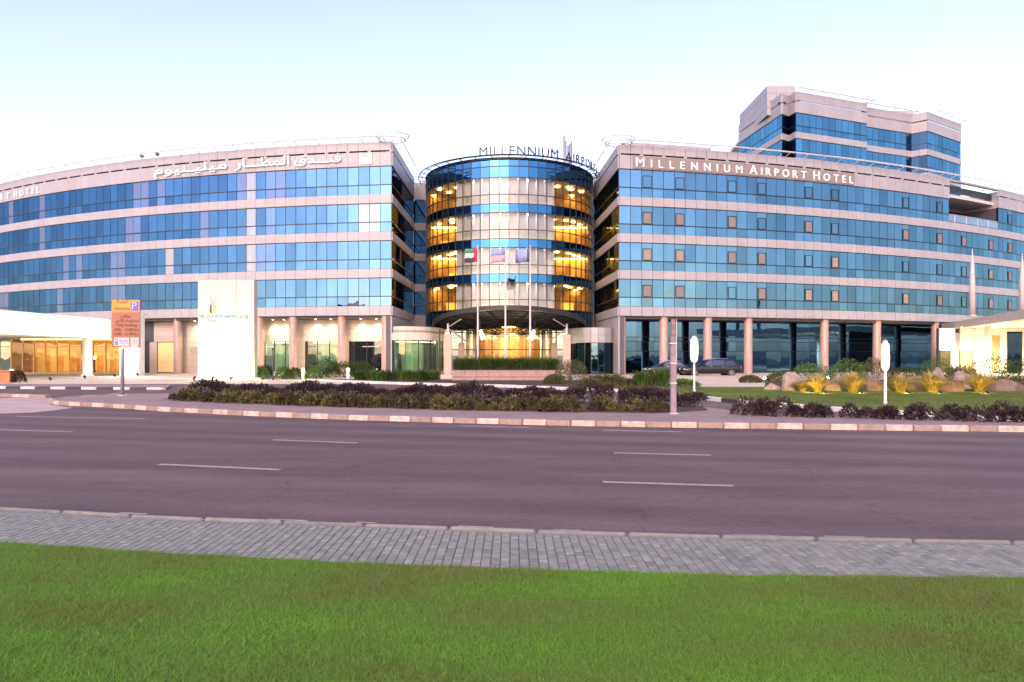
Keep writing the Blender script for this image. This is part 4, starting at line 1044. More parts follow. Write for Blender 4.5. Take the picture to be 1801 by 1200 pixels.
def kerb(pts, step, mats, out=1, w_=.16, h=.15, name='kerb'):
    """a line of separate kerbstones; out = side of the road"""
    P, st = resample(pts, step); root = bpy.data.objects.new(name, None); col.objects.link(root); root.location = (P[0].x, P[0].y, 0); WL[root.name] = Vector((P[0].x, P[0].y, 0)); root['kind'] = 'structure'
    mes = [MB().bbox(-st/2+.006, st/2-.006, -w_/2, w_/2, -.02, h, .025).mesh('kerbstone', m) for m in mats]
    for i in range(len(P)-1):
        a, b = P[i], P[i+1]; c = (a+b)/2; rz = math.atan2((b-a).y, (b-a).x); nn = Vector(((b-a).y, -(b-a).x)).normalized()*out*w_/2
        put('kerbstone', mes[i % len(mes)], root, (c.x+nn.x, c.y+nn.y, rnd.uniform(-.004, .004)), (rnd.gauss(0, .01), 0, rz+rnd.gauss(0, .006)))
    return root
kerb([p.xy for p in FK + nose][::-1], .66, [K_W, K_B], 1)
# near pavement: kerb, pavers one by one, front lawn
NKpx = [(-120, 886), (0, 893), (300, 910), (600, 921), (900, 932), (1300, 944), (1700, 951), (1960, 955)]
GEpx = [(-120, 946), (0, 955), (300, 974), (600, 990), (900, 1001), (1300, 1013), (1700, 1016), (1960, 1018)]
NZ = .10
NK = [gp(x, y, NZ) for x, y in NKpx]; GE = [gp(x, y, NZ) for x, y in GEpx]
kerb([p.xy for p in NK], .9, [K_N], -1, .07, NZ+.002)
base = slab('pavement', NK + GE[::-1], -.03, NZ-.05, SOIL); base.data.materials[0] = solid('paver_bed', (.13, .125, .11), .9)
PV = [solid('paver_grey_%d' % i, tuple(x*.85 for x in c), .85, var=.18, scale=9, bump=.3, bscale=70, orand=.10) for i, c in enumerate(((.205, .212, .185), (.235, .228, .20), (.18, .188, .165)))]
def interp(pts, X_):
    for i in range(len(pts)-1):
        if pts[i].x <= X_ <= pts[i+1].x:
            f = (X_-pts[i].x)/(pts[i+1].x-pts[i].x); return pts[i].y + f*(pts[i+1].y-pts[i].y)
    return pts[0].y if X_ < pts[0].x else pts[-1].y
pv = []
for i, X_ in enumerate(np.arange(-7.2, 7.2, .084)):
    y0, y1 = interp(GE, X_)+.005, interp(NK, X_)-.105
    y = y0 - (.08 if i % 2 else 0)
    while y < y1:
        a, b = max(y, y0), min(y+.16, y1)
        if b-a > .05: pv.append((X_, (a+b)/2, b-a))
        y += .164
inview = [q for q in pv if abs(q[0]) < .752*q[1]]
full_ = sorted([q for q in inview if abs(q[2]-.16) < 1e-3], key=lambda q: q[1])
ind = set(full_[:300])
pmes = [MB().bbox(-.04, .04, -.08, .08, NZ-.06, NZ, .006).mesh('paver', m) for m in PV]
pr = bpy.data.objects['pavement']
for q in full_[:300]: put('paver', rnd.choice(pmes), pr, (q[0], q[1], rnd.gauss(0, .0016)), (rnd.gauss(0, .006), rnd.gauss(0, .006), rnd.gauss(0, .008)))
for k, m in enumerate(PV):
    mb = MB()
    for j, q in enumerate(pv):
        if q in ind or (j*7919) % 3 != k: continue
        dz = rnd.gauss(0, .0016); mb.bbox(q[0]-.04, q[0]+.04, q[1]-q[2]/2, q[1]+q[2]/2, NZ-.06, NZ+dz, .007)
    tag(mk('pavers', mb, m, pr), kind='stuff')
# painted markings on the road
PAINT = ground_mat('road_paint', (.22, .18, .18), (.44, .38, .375), 9, .7, (.13, .09, .09), .2, 80, 1.2)
mark = bpy.data.objects.new('lane_markings', None); col.objects.link(mark); mark['kind'] = 'structure'
def dash(pa, pb, w_=.13):
    a, b = gp(*pa), gp(*pb); d_ = (b-a).normalized(); n_ = Vector((-d_.y, d_.x, 0))*w_/2
    o = mk('lane_dash', MB().add([a-n_+Vector((0,0,.004)), b-n_+Vector((0,0,.004)), b+n_+Vector((0,0,.004)), a+n_+Vector((0,0,.004))], [(0,1,2,3) if True else 0]), PAINT, mark)
for pa, pb in (((280, 817), (492, 826.5)), ((480, 774), (628, 779.5)), ((-40, 755), (128, 760)), ((30, 733), (255, 737)), ((810, 749), (930, 752.5)), ((1060, 757), (1200, 760)), ((1060, 848), (1290, 855)), ((1080, 797), (1250, 801))):
    dash(pa, pb)
for pa, pb in (((210, 907.5), (258, 909.5)), ((470, 919), (540, 921.5)), ((625, 924), (662, 925.3)), ((805, 931), (868, 933.2)), ((975, 937.3), (1022, 939)), ((1290, 946.3), (1370, 948.2)), ((1450, 949), (1522, 950.6))):
    dash((pa[0], pa[1]-5), (pb[0], pb[1]-5), .05)
# front lawn: sheet plus real blades
LZ = NZ+.004
lawn = sheet('lawn', [p.xy for p in GE] + [Vector((12, 1.0)), Vector((-12, 1.0))], LZ, SOIL); lawn.data.materials[0] = ground_mat('thatch', (.085, .13, .022), (.17, .215, .045), 14, .95, None, .8, 90, .8)
def blades(name, n_, sampler, z, hmin, hmax, wid, mat, lean=.6, parent=None, seed=1, seg=1):
    g = np.random.default_rng(seed); xy = sampler(g, n_); n_ = len(xy)
    h = g.uniform(hmin, hmax, n_); a = g.uniform(0, 2*np.pi, n_); b = g.uniform(0, 2*np.pi, n_); l = g.uniform(.15, lean, n_)*h
    w_ = wid*g.uniform(.6, 1.2, n_); ca, sa = np.cos(a)*w_/2, np.sin(a)*w_/2
    base_ = np.stack([xy[:, 0], xy[:, 1], np.full(n_, z)], 1); V = np.zeros((n_, 3, 3), np.float32)
    V[:, 0] = base_; V[:, 0, 0] -= ca; V[:, 0, 1] -= sa; V[:, 1] = base_; V[:, 1, 0] += ca; V[:, 1, 1] += sa
    V[:, 2] = base_; V[:, 2, 0] += np.cos(b)*l; V[:, 2, 1] += np.sin(b)*l; V[:, 2, 2] += h
    me = bpy.data.meshes.new(name); me.vertices.add(3*n_); me.vertices.foreach_set('co', V.ravel()); me.loops.add(3*n_); me.loops.foreach_set('vertex_index', np.arange(3*n_, dtype=np.int32))
    me.polygons.add(n_); me.polygons.foreach_set('loop_start', np.arange(0, 3*n_, 3, dtype=np.int32)); me.polygons.foreach_set('loop_total', np.full(n_, 3, np.int32)); me.materials.append(mat); me.update(); me.validate()
    o = put(name, me, parent); return o
GRASS = leafmat('grass', (.175, .19, .055), (.135, .315, .030), (.21, .44, .05), .4, .6, 1.5, 40, (.35, 1, 1))
gx = np.array([p.x for p in GE]); gy = np.array([p.y for p in GE])
def samp_front(g, n_):
    Y = 2.6 + (7.2-2.6)*g.random(n_)**.9; X_ = (g.random(n_)*2-1)*(.80*Y+.3)
    k = Y < np.interp(X_, gx, gy) + .02*np.sin(X_*9) + .015*g.standard_normal(n_); return np.stack([X_[k], Y[k]], 1)
tag(blades('grass_blades', 420000, samp_front, LZ,   .010, .042, .0046, GRASS, 1.9, seed=2), 'short mown bright green grass of the front lawn', 'grass', kind='stuff')
# garden bed and right-hand lawn behind the service road
frontpx = [(540, 667), (700, 673), (900, 678), (1100, 686), (1200, 694), (1300, 704), (1440, 715), (1515, 720), (1600, 724.5), (1801, 733), (1960, 739)]
GF = [gp(x, y, KZ) for x, y in frontpx]
slab('garden_bed', GF[:5] + [gp(1190, 682, KZ), Vector((9.2, 45, 0)), Vector((5, 48.5, 0)), Vector((-14, 52, 0))], -.03, KZ-.01, SOIL)
slab('rock_bed', [gp(x, y, KZ) for x, y in ((1345, 682.5), (1380, 692), (1980, 694), (1980, 664), (1345, 670))], -.03, KZ+.008, SOIL)
slab('forecourt_apron', [gp(1188, 682, KZ), gp(1200, 692, KZ), gp(1345, 697, KZ), gp(1980, 700, KZ), gp(1980, 660, KZ), gp(1120, 660, KZ)], -.03, KZ-.012, PAVE)
LW = [gp(x, y, KZ) for x, y in ((1130, 689), (1200, 694.5), (1300, 704.5), (1440, 715.5), (1515, 720.5), (1600, 725), (1801, 733.5), (1960, 739.5))] + [gp(1960, 681, KZ), gp(1150, 681, KZ)]
lw = slab('side_lawn', LW, -.02, KZ, TURF)
poly_x = np.array([p.x for p in LW]); poly_y = np.array([p.y for p in LW])
def in_poly(x, y):
    r_ = np.zeros(len(x), bool); j = len(poly_x)-1
    for i in range(len(poly_x)):
        c = ((poly_y[i] > y) != (poly_y[j] > y)) & (x < (poly_x[j]-poly_x[i])*(y-poly_y[i])/(poly_y[j]-poly_y[i]+1e-9)+poly_x[i]); r_ ^= c; j = i
    return r_
def samp_side(g, n_):
    X_ = g.uniform(5, 33, n_); Y = g.uniform(20, 40, n_); k = in_poly(X_, Y); return np.stack([X_[k], Y[k]], 1)
GRASS2 = leafmat('side_grass', (.075, .10, .022), (.12, .165, .035), (.17, .21, .05), .3, .7, .6)
tag(blades('side_grass_blades', 220000, samp_side, KZ, .03, .06, .012, GRASS2, 1.2, seed=5), 'olive green grass of the lawn beside the garden rocks', 'grass', kind='stuff')
kerb([p.xy for p in GF[:5]], .9, [K_WH], 1, .14, .17)
kerb([p.xy for p in GF[4:]], 1.05, [K_WH, K_BK], 1, .16, .17)
# low kerbs of the left-hand access road
kerb([gp(x, y, .1).xy for x, y in ((-80, 679.5), (60, 681), (180, 682), (292, 682.5))], .95, [K_BK, K_WH], 1, .3, .14)
kerb([gp(x, y, .1).xy for x, y in ((-80, 691), (0, 693.5), (60, 695), (92, 696))], 1.05, [K_W, K_B], 1, .3, .14)
kerb([gp(x, y, .05).xy for x, y in ((130, 664.5), (250, 665.5), (460, 667))], 1.2, [K_WH, K_C], 1, .2, .12)
slab('access_island', [gp(x, y, .1) for x, y in ((-80, 680), (292, 683), (300, 677), (-80, 674))], -.02, .09, CONC)
sheet('paved_apron', [gp(x, y, 0) for x, y in ((-90, 700), (92, 700), (88, 712), (130, 718), (60, 726), (-90, 731))], .006, ground_mat('apron_paving', (.36, .27, .26), (.46, .36, .34), 8, .8, None, .3, 40, .6))

# ------------------------------------------------------------------ plants
def leaf_cloud(n_, shape, lsize, seed, up=.3, aspect=.5):
    """small leaf quads spread through a volume; shape(g, n) gives positions and outward directions"""
    g = np.random.default_rng(seed); P, Dn = shape(g, n_); n_ = len(P)
    d_ = Dn + g.normal(0, .7, (n_, 3)); d_[:, 2] += up; d_ /= np.linalg.norm(d_, axis=1, keepdims=True)
    s_ = np.cross(d_, g.normal(0, 1, (n_, 3))); s_ /= np.linalg.norm(s_, axis=1, keepdims=True)+1e-9
    L_ = lsize*g.uniform(.6, 1.35, (n_, 1)); W_ = L_*aspect*.5
    V = np.stack([P, P+d_*L_*.5+s_*W_, P+d_*L_, P+d_*L_*.5-s_*W_], 1).reshape(-1, 3).astype(np.float32)
    return V
def quads_mesh(name, V, mat):
    n_ = len(V)//4; me = bpy.data.meshes.new(name); me.vertices.add(4*n_); me.vertices.foreach_set('co', V.ravel()); me.loops.add(4*n_); me.loops.foreach_set('vertex_index', np.arange(4*n_, dtype=np.int32))
    me.polygons.add(n_); me.polygons.foreach_set('loop_start', np.arange(0, 4*n_, 4, dtype=np.int32)); me.polygons.foreach_set('loop_total', np.full(n_, 4, np.int32)); me.materials.append(mat); me.update(); return me
def ball(rx, ry, rz, lumps=5, seed=0):
    g0 = np.random.default_rng(seed+99); C = g0.normal(0, 1, (lumps, 3)); C /= np.linalg.norm(C, axis=1, keepdims=True); A = g0.uniform(-.12, .28, lumps)
    def f(g, n_):
        d_ = g.normal(0, 1, (n_, 3)); d_ /= np.linalg.norm(d_, axis=1, keepdims=True); d_[:, 2] = np.abs(d_[:, 2])*1.0 - .15*(g.random(n_) < .3)
        k = 1 + (np.clip(d_ @ C.T, 0, 1)**4 @ A); r_ = g.uniform(.55, 1.0, n_)**.6*k
        return d_*r_[:, None]*np.array([rx, ry, rz]) + np.array([0, 0, rz*.12]), d_
    return f
def stems(n_, h, spread, r_, seed):
    g = random.Random(seed); m = MB()
    for k in range(n_):
        a = g.uniform(0, 6.28); m.tube((.04*math.cos(a), .04*math.sin(a), -.03), (spread*math.cos(a)*g.random(), spread*math.sin(a)*g.random(), h*g.uniform(.6, 1)), r_, r_*.4, 5)
    return m
STEM = solid('stem', (.10, .065, .04), .8)
PURPLE = leafmat('purple_leaf', (.022, .013, .016), (.045, .026, .030), (.095, .070, .056), .25, .5, 1.6)
YELLOWG = leafmat('yellow_green_leaf', (.035, .024, .022), (.06, .055, .02), (.20, .20, .055), .3, .5, 5)
DKGREEN = leafmat('dark_green_leaf', (.018, .032, .010), (.04, .07, .016), (.08, .12, .03), .25, .5, 1.5)
GREEN = leafmat('green_leaf', (.035, .07, .014), (.075, .14, .025), (.12, .20, .04), .3, .5, 1.5)
STRAW = leafmat('fountain_grass', (.22, .16, .06), (.42, .33, .10), (.52, .44, .14), .4, .6, 3)
OLIVE = leafmat('olive_leaf', (.05, .055, .02), (.10, .11, .04), (.18, .17, .07), .3, .6, 2)
# long purple hedge on the island
def hedge_mesh(pts, hw, h, n_, ls, mat, seed, wob=.12):
    P, st = resample(pts, .2); PA = np.array([[p.x, p.y] for p in P])
    def f(g, n__):
        k = g.uniform(0, len(PA)-1.001, n__); i = k.astype(int); fr = (k-i)[:, None]; c = PA[i]*(1-fr)+PA[i+1]*fr; t_ = PA[i+1]-PA[i]; t_ /= np.linalg.norm(t_, axis=1, keepdims=True); nn = np.stack([t_[:, 1], -t_[:, 0]], 1)
        hh = h*(1+wob*np.sin(k*.55)+wob*np.sin(k*.23+1)+.5*wob*np.sin(k*1.7)); a = g.uniform(0, np.pi, n__); rr = g.uniform(.45, 1, n__)**.5
        o = np.cos(a)*hw*rr; z = np.sin(a)**.6*hh*rr; gap_ = (np.sin(k*.9+np.sin(k*.31)*2) > -.93)
        V = np.concatenate([c+nn*o[:, None], z[:, None]+KZ], 1); Dn = np.concatenate([nn*np.cos(a)[:, None], np.sin(a)[:, None]], 1); return V[gap_], Dn[gap_]
    return quads_mesh('foliage', leaf_cloud(n_, f, ls, seed), mat)
hp = [Vector((-13.2, 28.6)), Vector((-8, 27.2)), Vector((0, 25.9)), Vector((4.2, 25.2)), gp(1235, 715, KZ).xy]
H = thing('hedge', 'long low purple leaved hedge running along the island behind the roadside plants', 'hedge', (0, 25.9, KZ))
put('foliage', hedge_mesh(hp, .75, .55, 34000, .095, PURPLE, 11, .17), H)
m = MB(); P, st = resample(hp, .45)
for p in P: m.tube((p.x, p.y, KZ-.02), (p.x+rnd.uniform(-.2, .2), p.y+rnd.uniform(-.2, .2), KZ+.5), .018, .008, 5)
mk('stems', m, STEM, H)
slab('planting_bed', [p + Vector((0, -3.5)) if False else p for p in hp] + [gp(1245, 722, KZ).xy, gp(1150, 727, KZ).xy, gp(900, 724, KZ).xy, gp(600, 716, KZ).xy, gp(420, 710, KZ).xy, gp(285, 702, KZ).xy], KZ-.05, KZ+.015, SOIL)
# front rows of small yellow-green plants
def shrub_protos(nm, mat, sizes, n_, ls, seed0, label, cat, group):
    out = []
    for k, (rx, rz) in enumerate(sizes):
        me = quads_mesh('foliage', leaf_cloud(n_, ball(rx, rx, rz, 6, seed0+k), ls, seed0+k, .4), mat); ms = stems(6, rz, rx*.6, .012, seed0+k).mesh('stems', STEM); out.append((me, ms))
    return out
def plant(nm, pro, p, sc_, label, cat, group=None):
    o = thing(nm, label, cat, p, group); o.rotation_euler = (0, 0, rnd.uniform(0, 6.28)); o.scale = (sc_, sc_, sc_*rnd.uniform(.88, 1.12))
    loc_('foliage', pro[0], o); loc_('stems', pro[1], o); return o
YELLOWB = leafmat('olive_gold_leaf', (.05, .04, .02), (.115, .11, .035), (.28, .27, .09), .3, .5, 6)
yp = shrub_protos('shrub', YELLOWG, ((.30, .36), (.34, .42), (.26, .32)), 300, .12, 30, '', '', '') + shrub_protos('shrub', YELLOWB, ((.28, .34), (.24, .40), (.32, .30)), 260, .13, 36, '', '', '')
P, st = resample([gp(x, y, KZ).xy for x, y in ((300, 706), (420, 711), (600, 717.5), (800, 723), (1000, 727), (1170, 728))], .52)
for r_ in range(3):
    for p in P:
        if rnd.random() < .12: continue
        q = p + Vector((rnd.uniform(-.16, .16), .35+r_*.55+rnd.uniform(-.14, .14)))
        plant('roadside_shrub', rnd.choice(yp), (q.x, q.y, KZ+.012), rnd.uniform(.55, 1.0), 'small yellow green leafy shrub in front of the long purple hedge', 'shrub', 'yellow green shrubs before the purple hedge')
pp = shrub_protos('shrub', PURPLE, ((.30, .36), (.36, .42), (.26, .34)), 420, .085, 50, '', '', '')
P, st = resample([gp(x, y, KZ).xy for x, y in ((1262, 728), (1400, 733), (1600, 738.5), (1801, 742.5), (1900, 744))], .36)
for p in P:
    if rnd.random() < .14: continue
    plant('purple_shrub', rnd.choice(pp), (p.x+rnd.uniform(-.1, .1), p.y+rnd.uniform(-.12, .15), KZ), rnd.uniform(.75, 1.2), 'small dark purple shrub in the row before the striped lawn kerb', 'shrub', 'purple shrubs before the striped lawn kerb')
# strap-leaved plants
def strap_mesh(n_, sampler, h, w_, mat, seed, z0, droop=.6):
    g = np.random.default_rng(seed); xy = sampler(g, n_); n_ = len(xy); hh = h*g.uniform(.55, 1.1, n_); a = g.uniform(0, 2*np.pi, n_); dx, dy = np.cos(a), np.sin(a)
    l = hh*g.uniform(.15, droop, n_); V = np.zeros((n_, 4, 2, 3), np.float32)
    for k, (t, wf) in enumerate(((0, .7), (.4, 1), (.75, .75), (1.0, .12))):
        out = l*t**1.8; z = hh*(t - .22*t**3*(l/hh)*1.5); c = np.stack([xy[:, 0]+dx*out, xy[:, 1]+dy*out, z0+z], 1); s_ = np.stack([-dy, dx, 0*dx], 1)*(w_*wf/2); V[:, k, 0] = c-s_; V[:, k, 1] = c+s_
    idx = np.array([[0, 1, 3, 2], [2, 3, 5, 4], [4, 5, 7, 6]]); Fi = (np.arange(n_)[:, None, None]*8+idx).reshape(-1, 4)
    me = bpy.data.meshes.new('blades'); me.vertices.add(8*n_); me.vertices.foreach_set('co', V.ravel()); me.loops.add(12*n_); me.loops.foreach_set('vertex_index', Fi.ravel().astype(np.int32)); me.polygons.add(3*n_)
    me.polygons.foreach_set('loop_start', np.arange(0, 12*n_, 4, dtype=np.int32)); me.polygons.foreach_set('loop_total', np.full(3*n_, 4, np.int32)); me.materials.append(mat); me.update(); return me
def tuft(r_):
    return lambda g, n_: np.stack([np.cos(q := g.uniform(0, 6.283, n_))*(rr := r_*np.sqrt(g.random(n_))), np.sin(q)*rr], 1)
# raised planter before the entrance, with its tall strap-leaved planting
PY = 48.6
PL = thing('planter', 'long two tiered pink stone planter wall before the entrance', 'planter', (-.3, PY, 0))
PSTONE = solid('planter_stone', (.25, .17, .155), .6, var=.15, scale=4, bump=.1)
px0, px1 = (795-CXP)*PY/F, (985-CXP)*PY/F
for k, (z0, z1, y0) in enumerate(((.0, .36, PY), (.40, .78, PY+.35))):
    n_ = 9; mw = (px1-px0)/n_
    for i in range(n_): mk('stone_block', MB().bbox(px0+i*mw+.006, px0+(i+1)*mw-.006, y0, y0+.3, z0, z1, .012), PSTONE, PL)
    mk('coping', MB().bbox(px0-.05, px1+.05, y0-.04, y0+.36, z1, z1+.05, .012), PSTONE, PL)
mk('planter_core', MB().box(px0, px1, PY+.66, PY+3.2, 0, .72).box(px0, px1, PY+.3, PY+.66, 0, .35), SOIL, PL)
for s_ in (px0, px1-.3): mk('end_wall', MB().bbox(s_, s_+.3, PY+.68, PY+3.2, 0, .80, .02), PSTONE, PL)
HB = thing('strap_leaf_hedge', 'dense dark green strap leaved planting filling the stone planter', 'hedge', (-.3, PY+1.6, .72))
put('blades', strap_mesh(9000, lambda g, n_: np.stack([g.uniform(px0+.1, px1-.1, n_), g.uniform(PY+.75, PY+2.4, n_)], 1), 1.0, .045, DKGREEN, 3, .72, .55), HB)
put('leaf_tips', strap_mesh(2600, lambda g, n_: np.stack([g.uniform(px0+.2, px1-.3, n_), g.uniform(PY+1.0, PY+2.2, n_)], 1), 1.22, .03, GREEN, 4, .72, .5), HB)
def strap_clump(px, py, h, r_, n_, mat, label, cat='plant', group=None, z=KZ-.01, w_=.05, seed=None, lean=.9):
    p = gp(px, py, z); o = thing('strap_leaf_plant', label, cat, p, group); put('blades', strap_mesh(n_, tuft(r_), h, w_, mat, seed or rnd.randint(0, 9999), 0, lean), o, p); 
    loc_('crown', MB().lathe([(.05, -.03), (.09, .02), (.04, .08)], 8).mesh('crown', STEM), o); return o
for j, px in enumerate((640, 664, 688, 712, 734, 756)):
    strap_clump(px, 669.5+rnd.uniform(-1.5, .5), .85, .7, 420, GREEN if j % 2 else DKGREEN, 'green strap leaved clump sloping up to the glazed pavilion', 'plant', 'strap leaved clumps before the glazed pavilion')
for j, (px, py, h, lab) in enumerate(((1130, 678, .95, 'bright green spiky clump beside the road post'), (1163, 677, 1.1, 'tall spiky green clump just behind the road post'), (1078, 677, .8, 'loose grassy clump in the bed right of the stone planter'), (1050, 676, .7, 'small grassy clump next to the rounded shrub by the planter'), (1100, 680, .6, 'low grassy clump between spiky green clumps'))):
    strap_clump(px, py, h, .5, 360, GREEN if j < 2 else OLIVE, lab)
def bush(nm, px, py, rx, rz, mat, label, n_=2600, ls=.10, z=KZ-.01, ry=None, cat='shrub', group=None, seed=None, Y=None):
    p = gp(px, py, z) if Y is None else Vector(((px-CXP)*Y/F, Y, z)); o = thing(nm, label, cat, p, group); s_ = seed or rnd.randint(0, 9999)
    put('foliage', quads_mesh('foliage', leaf_cloud(n_, ball(rx, ry or rx, rz, 7, s_), ls, s_, .3), mat), o, p); put('stems', stems(8, rz, rx*.6, .02, s_).mesh('stems', STEM), o, p); return o
bush('round_shrub', 1003, 673, 1.0, 1.25, OLIVE, 'rounded olive shrub at the right end of the stone planter')
bush('round_shrub', 975, 675, .7, .5, OLIVE, 'low olive shrub at the foot of the stone planter')
bush('round_shrub', 1040, 679, .8, .4, OLIVE, 'low spreading shrub in the bed beside the olive shrub')
bush('round_shrub', 1200, 680, .9, .35, GREEN, 'low green mound between the road post and the side lawn')
bush('round_shrub', 577, 660, 1.1, 1.55, DKGREEN, 'dark rounded shrub before the stone wall between window bays', Y=59, z=0)
bush('clipped_hedge', 606, 662, 2.1, 1.2, DKGREEN, 'dark clipped hedge under the dark window of the left wing', 5200, ry=.8, Y=58, z=0, cat='hedge')
bush('clipped_hedge', 640, 662, 1.3, 1.15, DKGREEN, 'shorter dark hedge beside the corner column of the left wing', 3000, ry=.8, Y=58.5, z=0, cat='hedge')
up1 = [('uplit_shrub', 457, 667, .75, 1.0, 'lime lit shrub right beside the glowing pylon'), ('uplit_shrub', 498, 667, .7, .9, 'lime lit shrub between the pylon and the first bollard light'), ('uplit_shrub', 551, 668, .6, .75, 'small green lit shrub between the two bollard lights')]
for nm, px, py, rx, rz, lab in up1: bush(nm, px, py, rx, rz, GREEN, lab, 1800, z=0)
bush('round_shrub', 518, 667, .9, .8, DKGREEN, 'dark low shrub between two lime lit shrubs', z=0)
bush('round_shrub', 468, 664, .6, .9, OLIVE, 'brownish shrub behind the lime lit shrub by the pylon', z=0)
# right-hand garden: boulders, fountain grasses with spotlights, shrubs
def boulder(px, py, wpx, h, label, seed, mat):
    p = gp(px, py, KZ); g = random.Random(seed); rx = wpx*p.y/F/2; n_, m_ = 12, 20; vs = []; fs = []
    planes = []
    for _ in range(15):
        d_ = Vector((g.gauss(0, 1), g.gauss(0, 1), abs(g.gauss(0, .8)))).normalized(); planes.append((d_, g.uniform(.62, .92)))
    for i in range(n_):
        v = i/(n_-1)*math.pi/2
        for k in range(m_):
            a = 2*math.pi*k/m_; q = Vector((math.cos(v)**.8*math.cos(a), math.cos(v)**.8*math.sin(a), math.sin(v)))*1.12
            for d_, c in planes: q -= d_*max(0, q.dot(d_)-c)
            q *= 1+g.uniform(-.018, .018); vs.append((q.x*rx*1.15, q.y*rx*.85, -.06+(h*1.12+.06)*q.z))
    for i in range(n_-1):
        for k in range(m_): fs.append((i*m_+k, i*m_+(k+1) % m_, (i+1)*m_+(k+1) % m_, (i+1)*m_+k))
    o = mk('boulder', MB().add(vs, fs), mat, None, p, (0, 0, 0)); return tag(o, label, 'rock')
ROCK = solid('pink_rock', (.22, .165, .15), .85, var=.3, scale=4, bump=.8, bscale=9); ROCK2 = solid('brown_rock', (.13, .09, .075), .85, var=.3, scale=4, bump=.8, bscale=9)
for px, py, wpx, h, lab, m_ in ((1360, 686, 34, .35, 'low pinkish boulder where the rock row begins', ROCK), (1398, 687, 46, .82, 'large pinkish peaked boulder beside the first lit grass tuft', ROCK), (1462, 688, 30, .66, 'upright pinkish boulder between two lit grass tufts', ROCK), (1540, 688, 48, .62, 'broad brown boulder beside the lawn lamp', ROCK2), (1610, 687, 40, .75, 'brown boulder between two lit fountain grasses', ROCK2), (1675, 689, 48, .72, 'dark brown boulder before the pinkish slab rock', ROCK2), (1700, 684, 50, .95, 'pinkish slab rock behind the last lit grass', ROCK), (1766, 688, 60, .62, 'dark boulder past the last lit grass', ROCK2), (1650, 683, 40, .9, 'pinkish rounded boulder behind the fountain grasses', ROCK)):
    boulder(px, py, wpx, h, lab, px, m_)
tufts = [(1411, 689, .55, .45, 'small yellow lit grass tuft before the large peaked boulder'), (1438, 690, .85, .42, 'upright yellow lit grass tuft left of the upright boulder'), (1500, 690, .95, .6, 'yellow lit fountain grass left of the lawn lamp'), (1583, 690, .85, .58, 'yellow lit fountain grass right of the lawn lamp'), (1640, 690, 1.0, .62, 'large yellow lit fountain grass beside the dark brown boulder'), (1722, 690, 1.0, .62, 'yellow lit fountain grass under the slab rock')]
YEL = (1, .72, .14)
YLENS = emit('yellow_lens', (1, .8, .3), 10)
for j, (px, py, h, r_, lab) in enumerate(tufts):
    p = gp(px, py, KZ); o = thing('fountain_grass', lab, 'grass clump', p); put('blades', strap_mesh(620, tuft(r_*.32), h*1.15, .03, STRAW, 70+j, 0, 1.8), o, p)
    loc_('crown', MB().lathe([(.08, -.03), (.12, .03), (.05, .1)], 8).mesh('crown', STEM), o)
    q = gp(px+15, py+3.5, KZ)
    ground_flood(q, (p.x, p.y+.1, .7), 'black garden spotlight at the foot of the '+lab.replace('yellow lit ', '').replace(' left of', ' by').replace(' right of', ' past'), 'garden spotlights before the grasses', 95, YEL, 130, YLENS).scale = (.6, .6, .6)
for px, py, rx, rz, mt, lab in ((1425, 672, 1.2, 1.1, GREEN, 'green shrub behind the small lit grass tuft'), (1490, 673, 1.3, 1.25, GREEN, 'green shrub behind the fountain grass left of the lawn lamp'), (1540, 672, 1.2, 1.5, OLIVE, 'taller olive shrub behind the lawn lamp'), (1595, 674, 1.2, .9, DKGREEN, 'dark spreading shrub behind the brown boulders'), (1645, 673, 1.2, 1.15, GREEN, 'green shrub before the lit canopy column'), (1690, 674, 1.1, 1.0, OLIVE, 'olive shrub below the tan doors'), (1750, 676, 1.5, 1.75, GREEN, 'big uplit leafy shrub below the tan tall door'), (1800, 678, 1.3, 1.3, DKGREEN, 'dark leafy shrub past the big uplit shrub'), (1370, 674, .9, .6, OLIVE, 'small olive shrub by the first star bright floodlight'), (1320, 673, .7, .4, OLIVE, 'low shrub beside the parked black car')):
    bush('garden_shrub', px, py, rx, rz, mt, lab, 2200)

# ------------------------------------------------------------------ lettering
LETW = emit('lit_letter', (.86, 1, .95), .22); LETW.node_tree.nodes['Principled BSDF'].inputs['Base Color'].default_value = (.3, .34, .33, 1)
LETD = solid('letter_side', (.5, .52, .5), .5)
def sign_on_arc(root, arc, words, zbase, mat, off=.24):
    """words: (text, px_left, px_right, cap height); each letter its own part, spread between the two photo columns"""
    for txt, pa, pb, cap, first in words:
        t0, t1 = arc.at_px(pa), arc.at_px(pb); L_ = abs(t1-t0); sg = 1 if t1 > t0 else -1
        gl_ = []
        for i, c in enumerate(txt): gl_.append(glyphs(c, cap*1.37*(first if i == 0 else 1), .1, .006))
        tot = sum(b-a for _, a, b in gl_); gap = (L_-tot)/max(1, len(txt)-1); sx = 1.0
        if gap < .12: sx = (L_-.16*(len(txt)-1))/tot; gap = .16
        t = t0
        for me, a, b in gl_:
            w_ = (b-a)*sx; t_ = t + sg*w_/2; p = arc.p(t_, off); me.materials.append(mat); o = put('letter', me, root, (p.x, p.y, zbase), (0, 0, arc.rz(t_))); o.scale = (sx, 1, 1); t += sg*(w_+gap)
S1 = thing('name_sign', 'lit white English hotel name lettering along the right wing parapet', 'sign', (*AR.p(AR.at_px(1300), .2), 20.1))
sign_on_arc(S1, AR, [('MILLENNIUM', 1117, 1303, .80, 1.2), ('AIRPORT', 1316, 1415, .80, 1.2), ('HOTEL', 1428, 1497, .80, 1.2)], 20.16, LETW)
tq = np.linspace(AR.at_px(1112), AR.at_px(1501), 30)
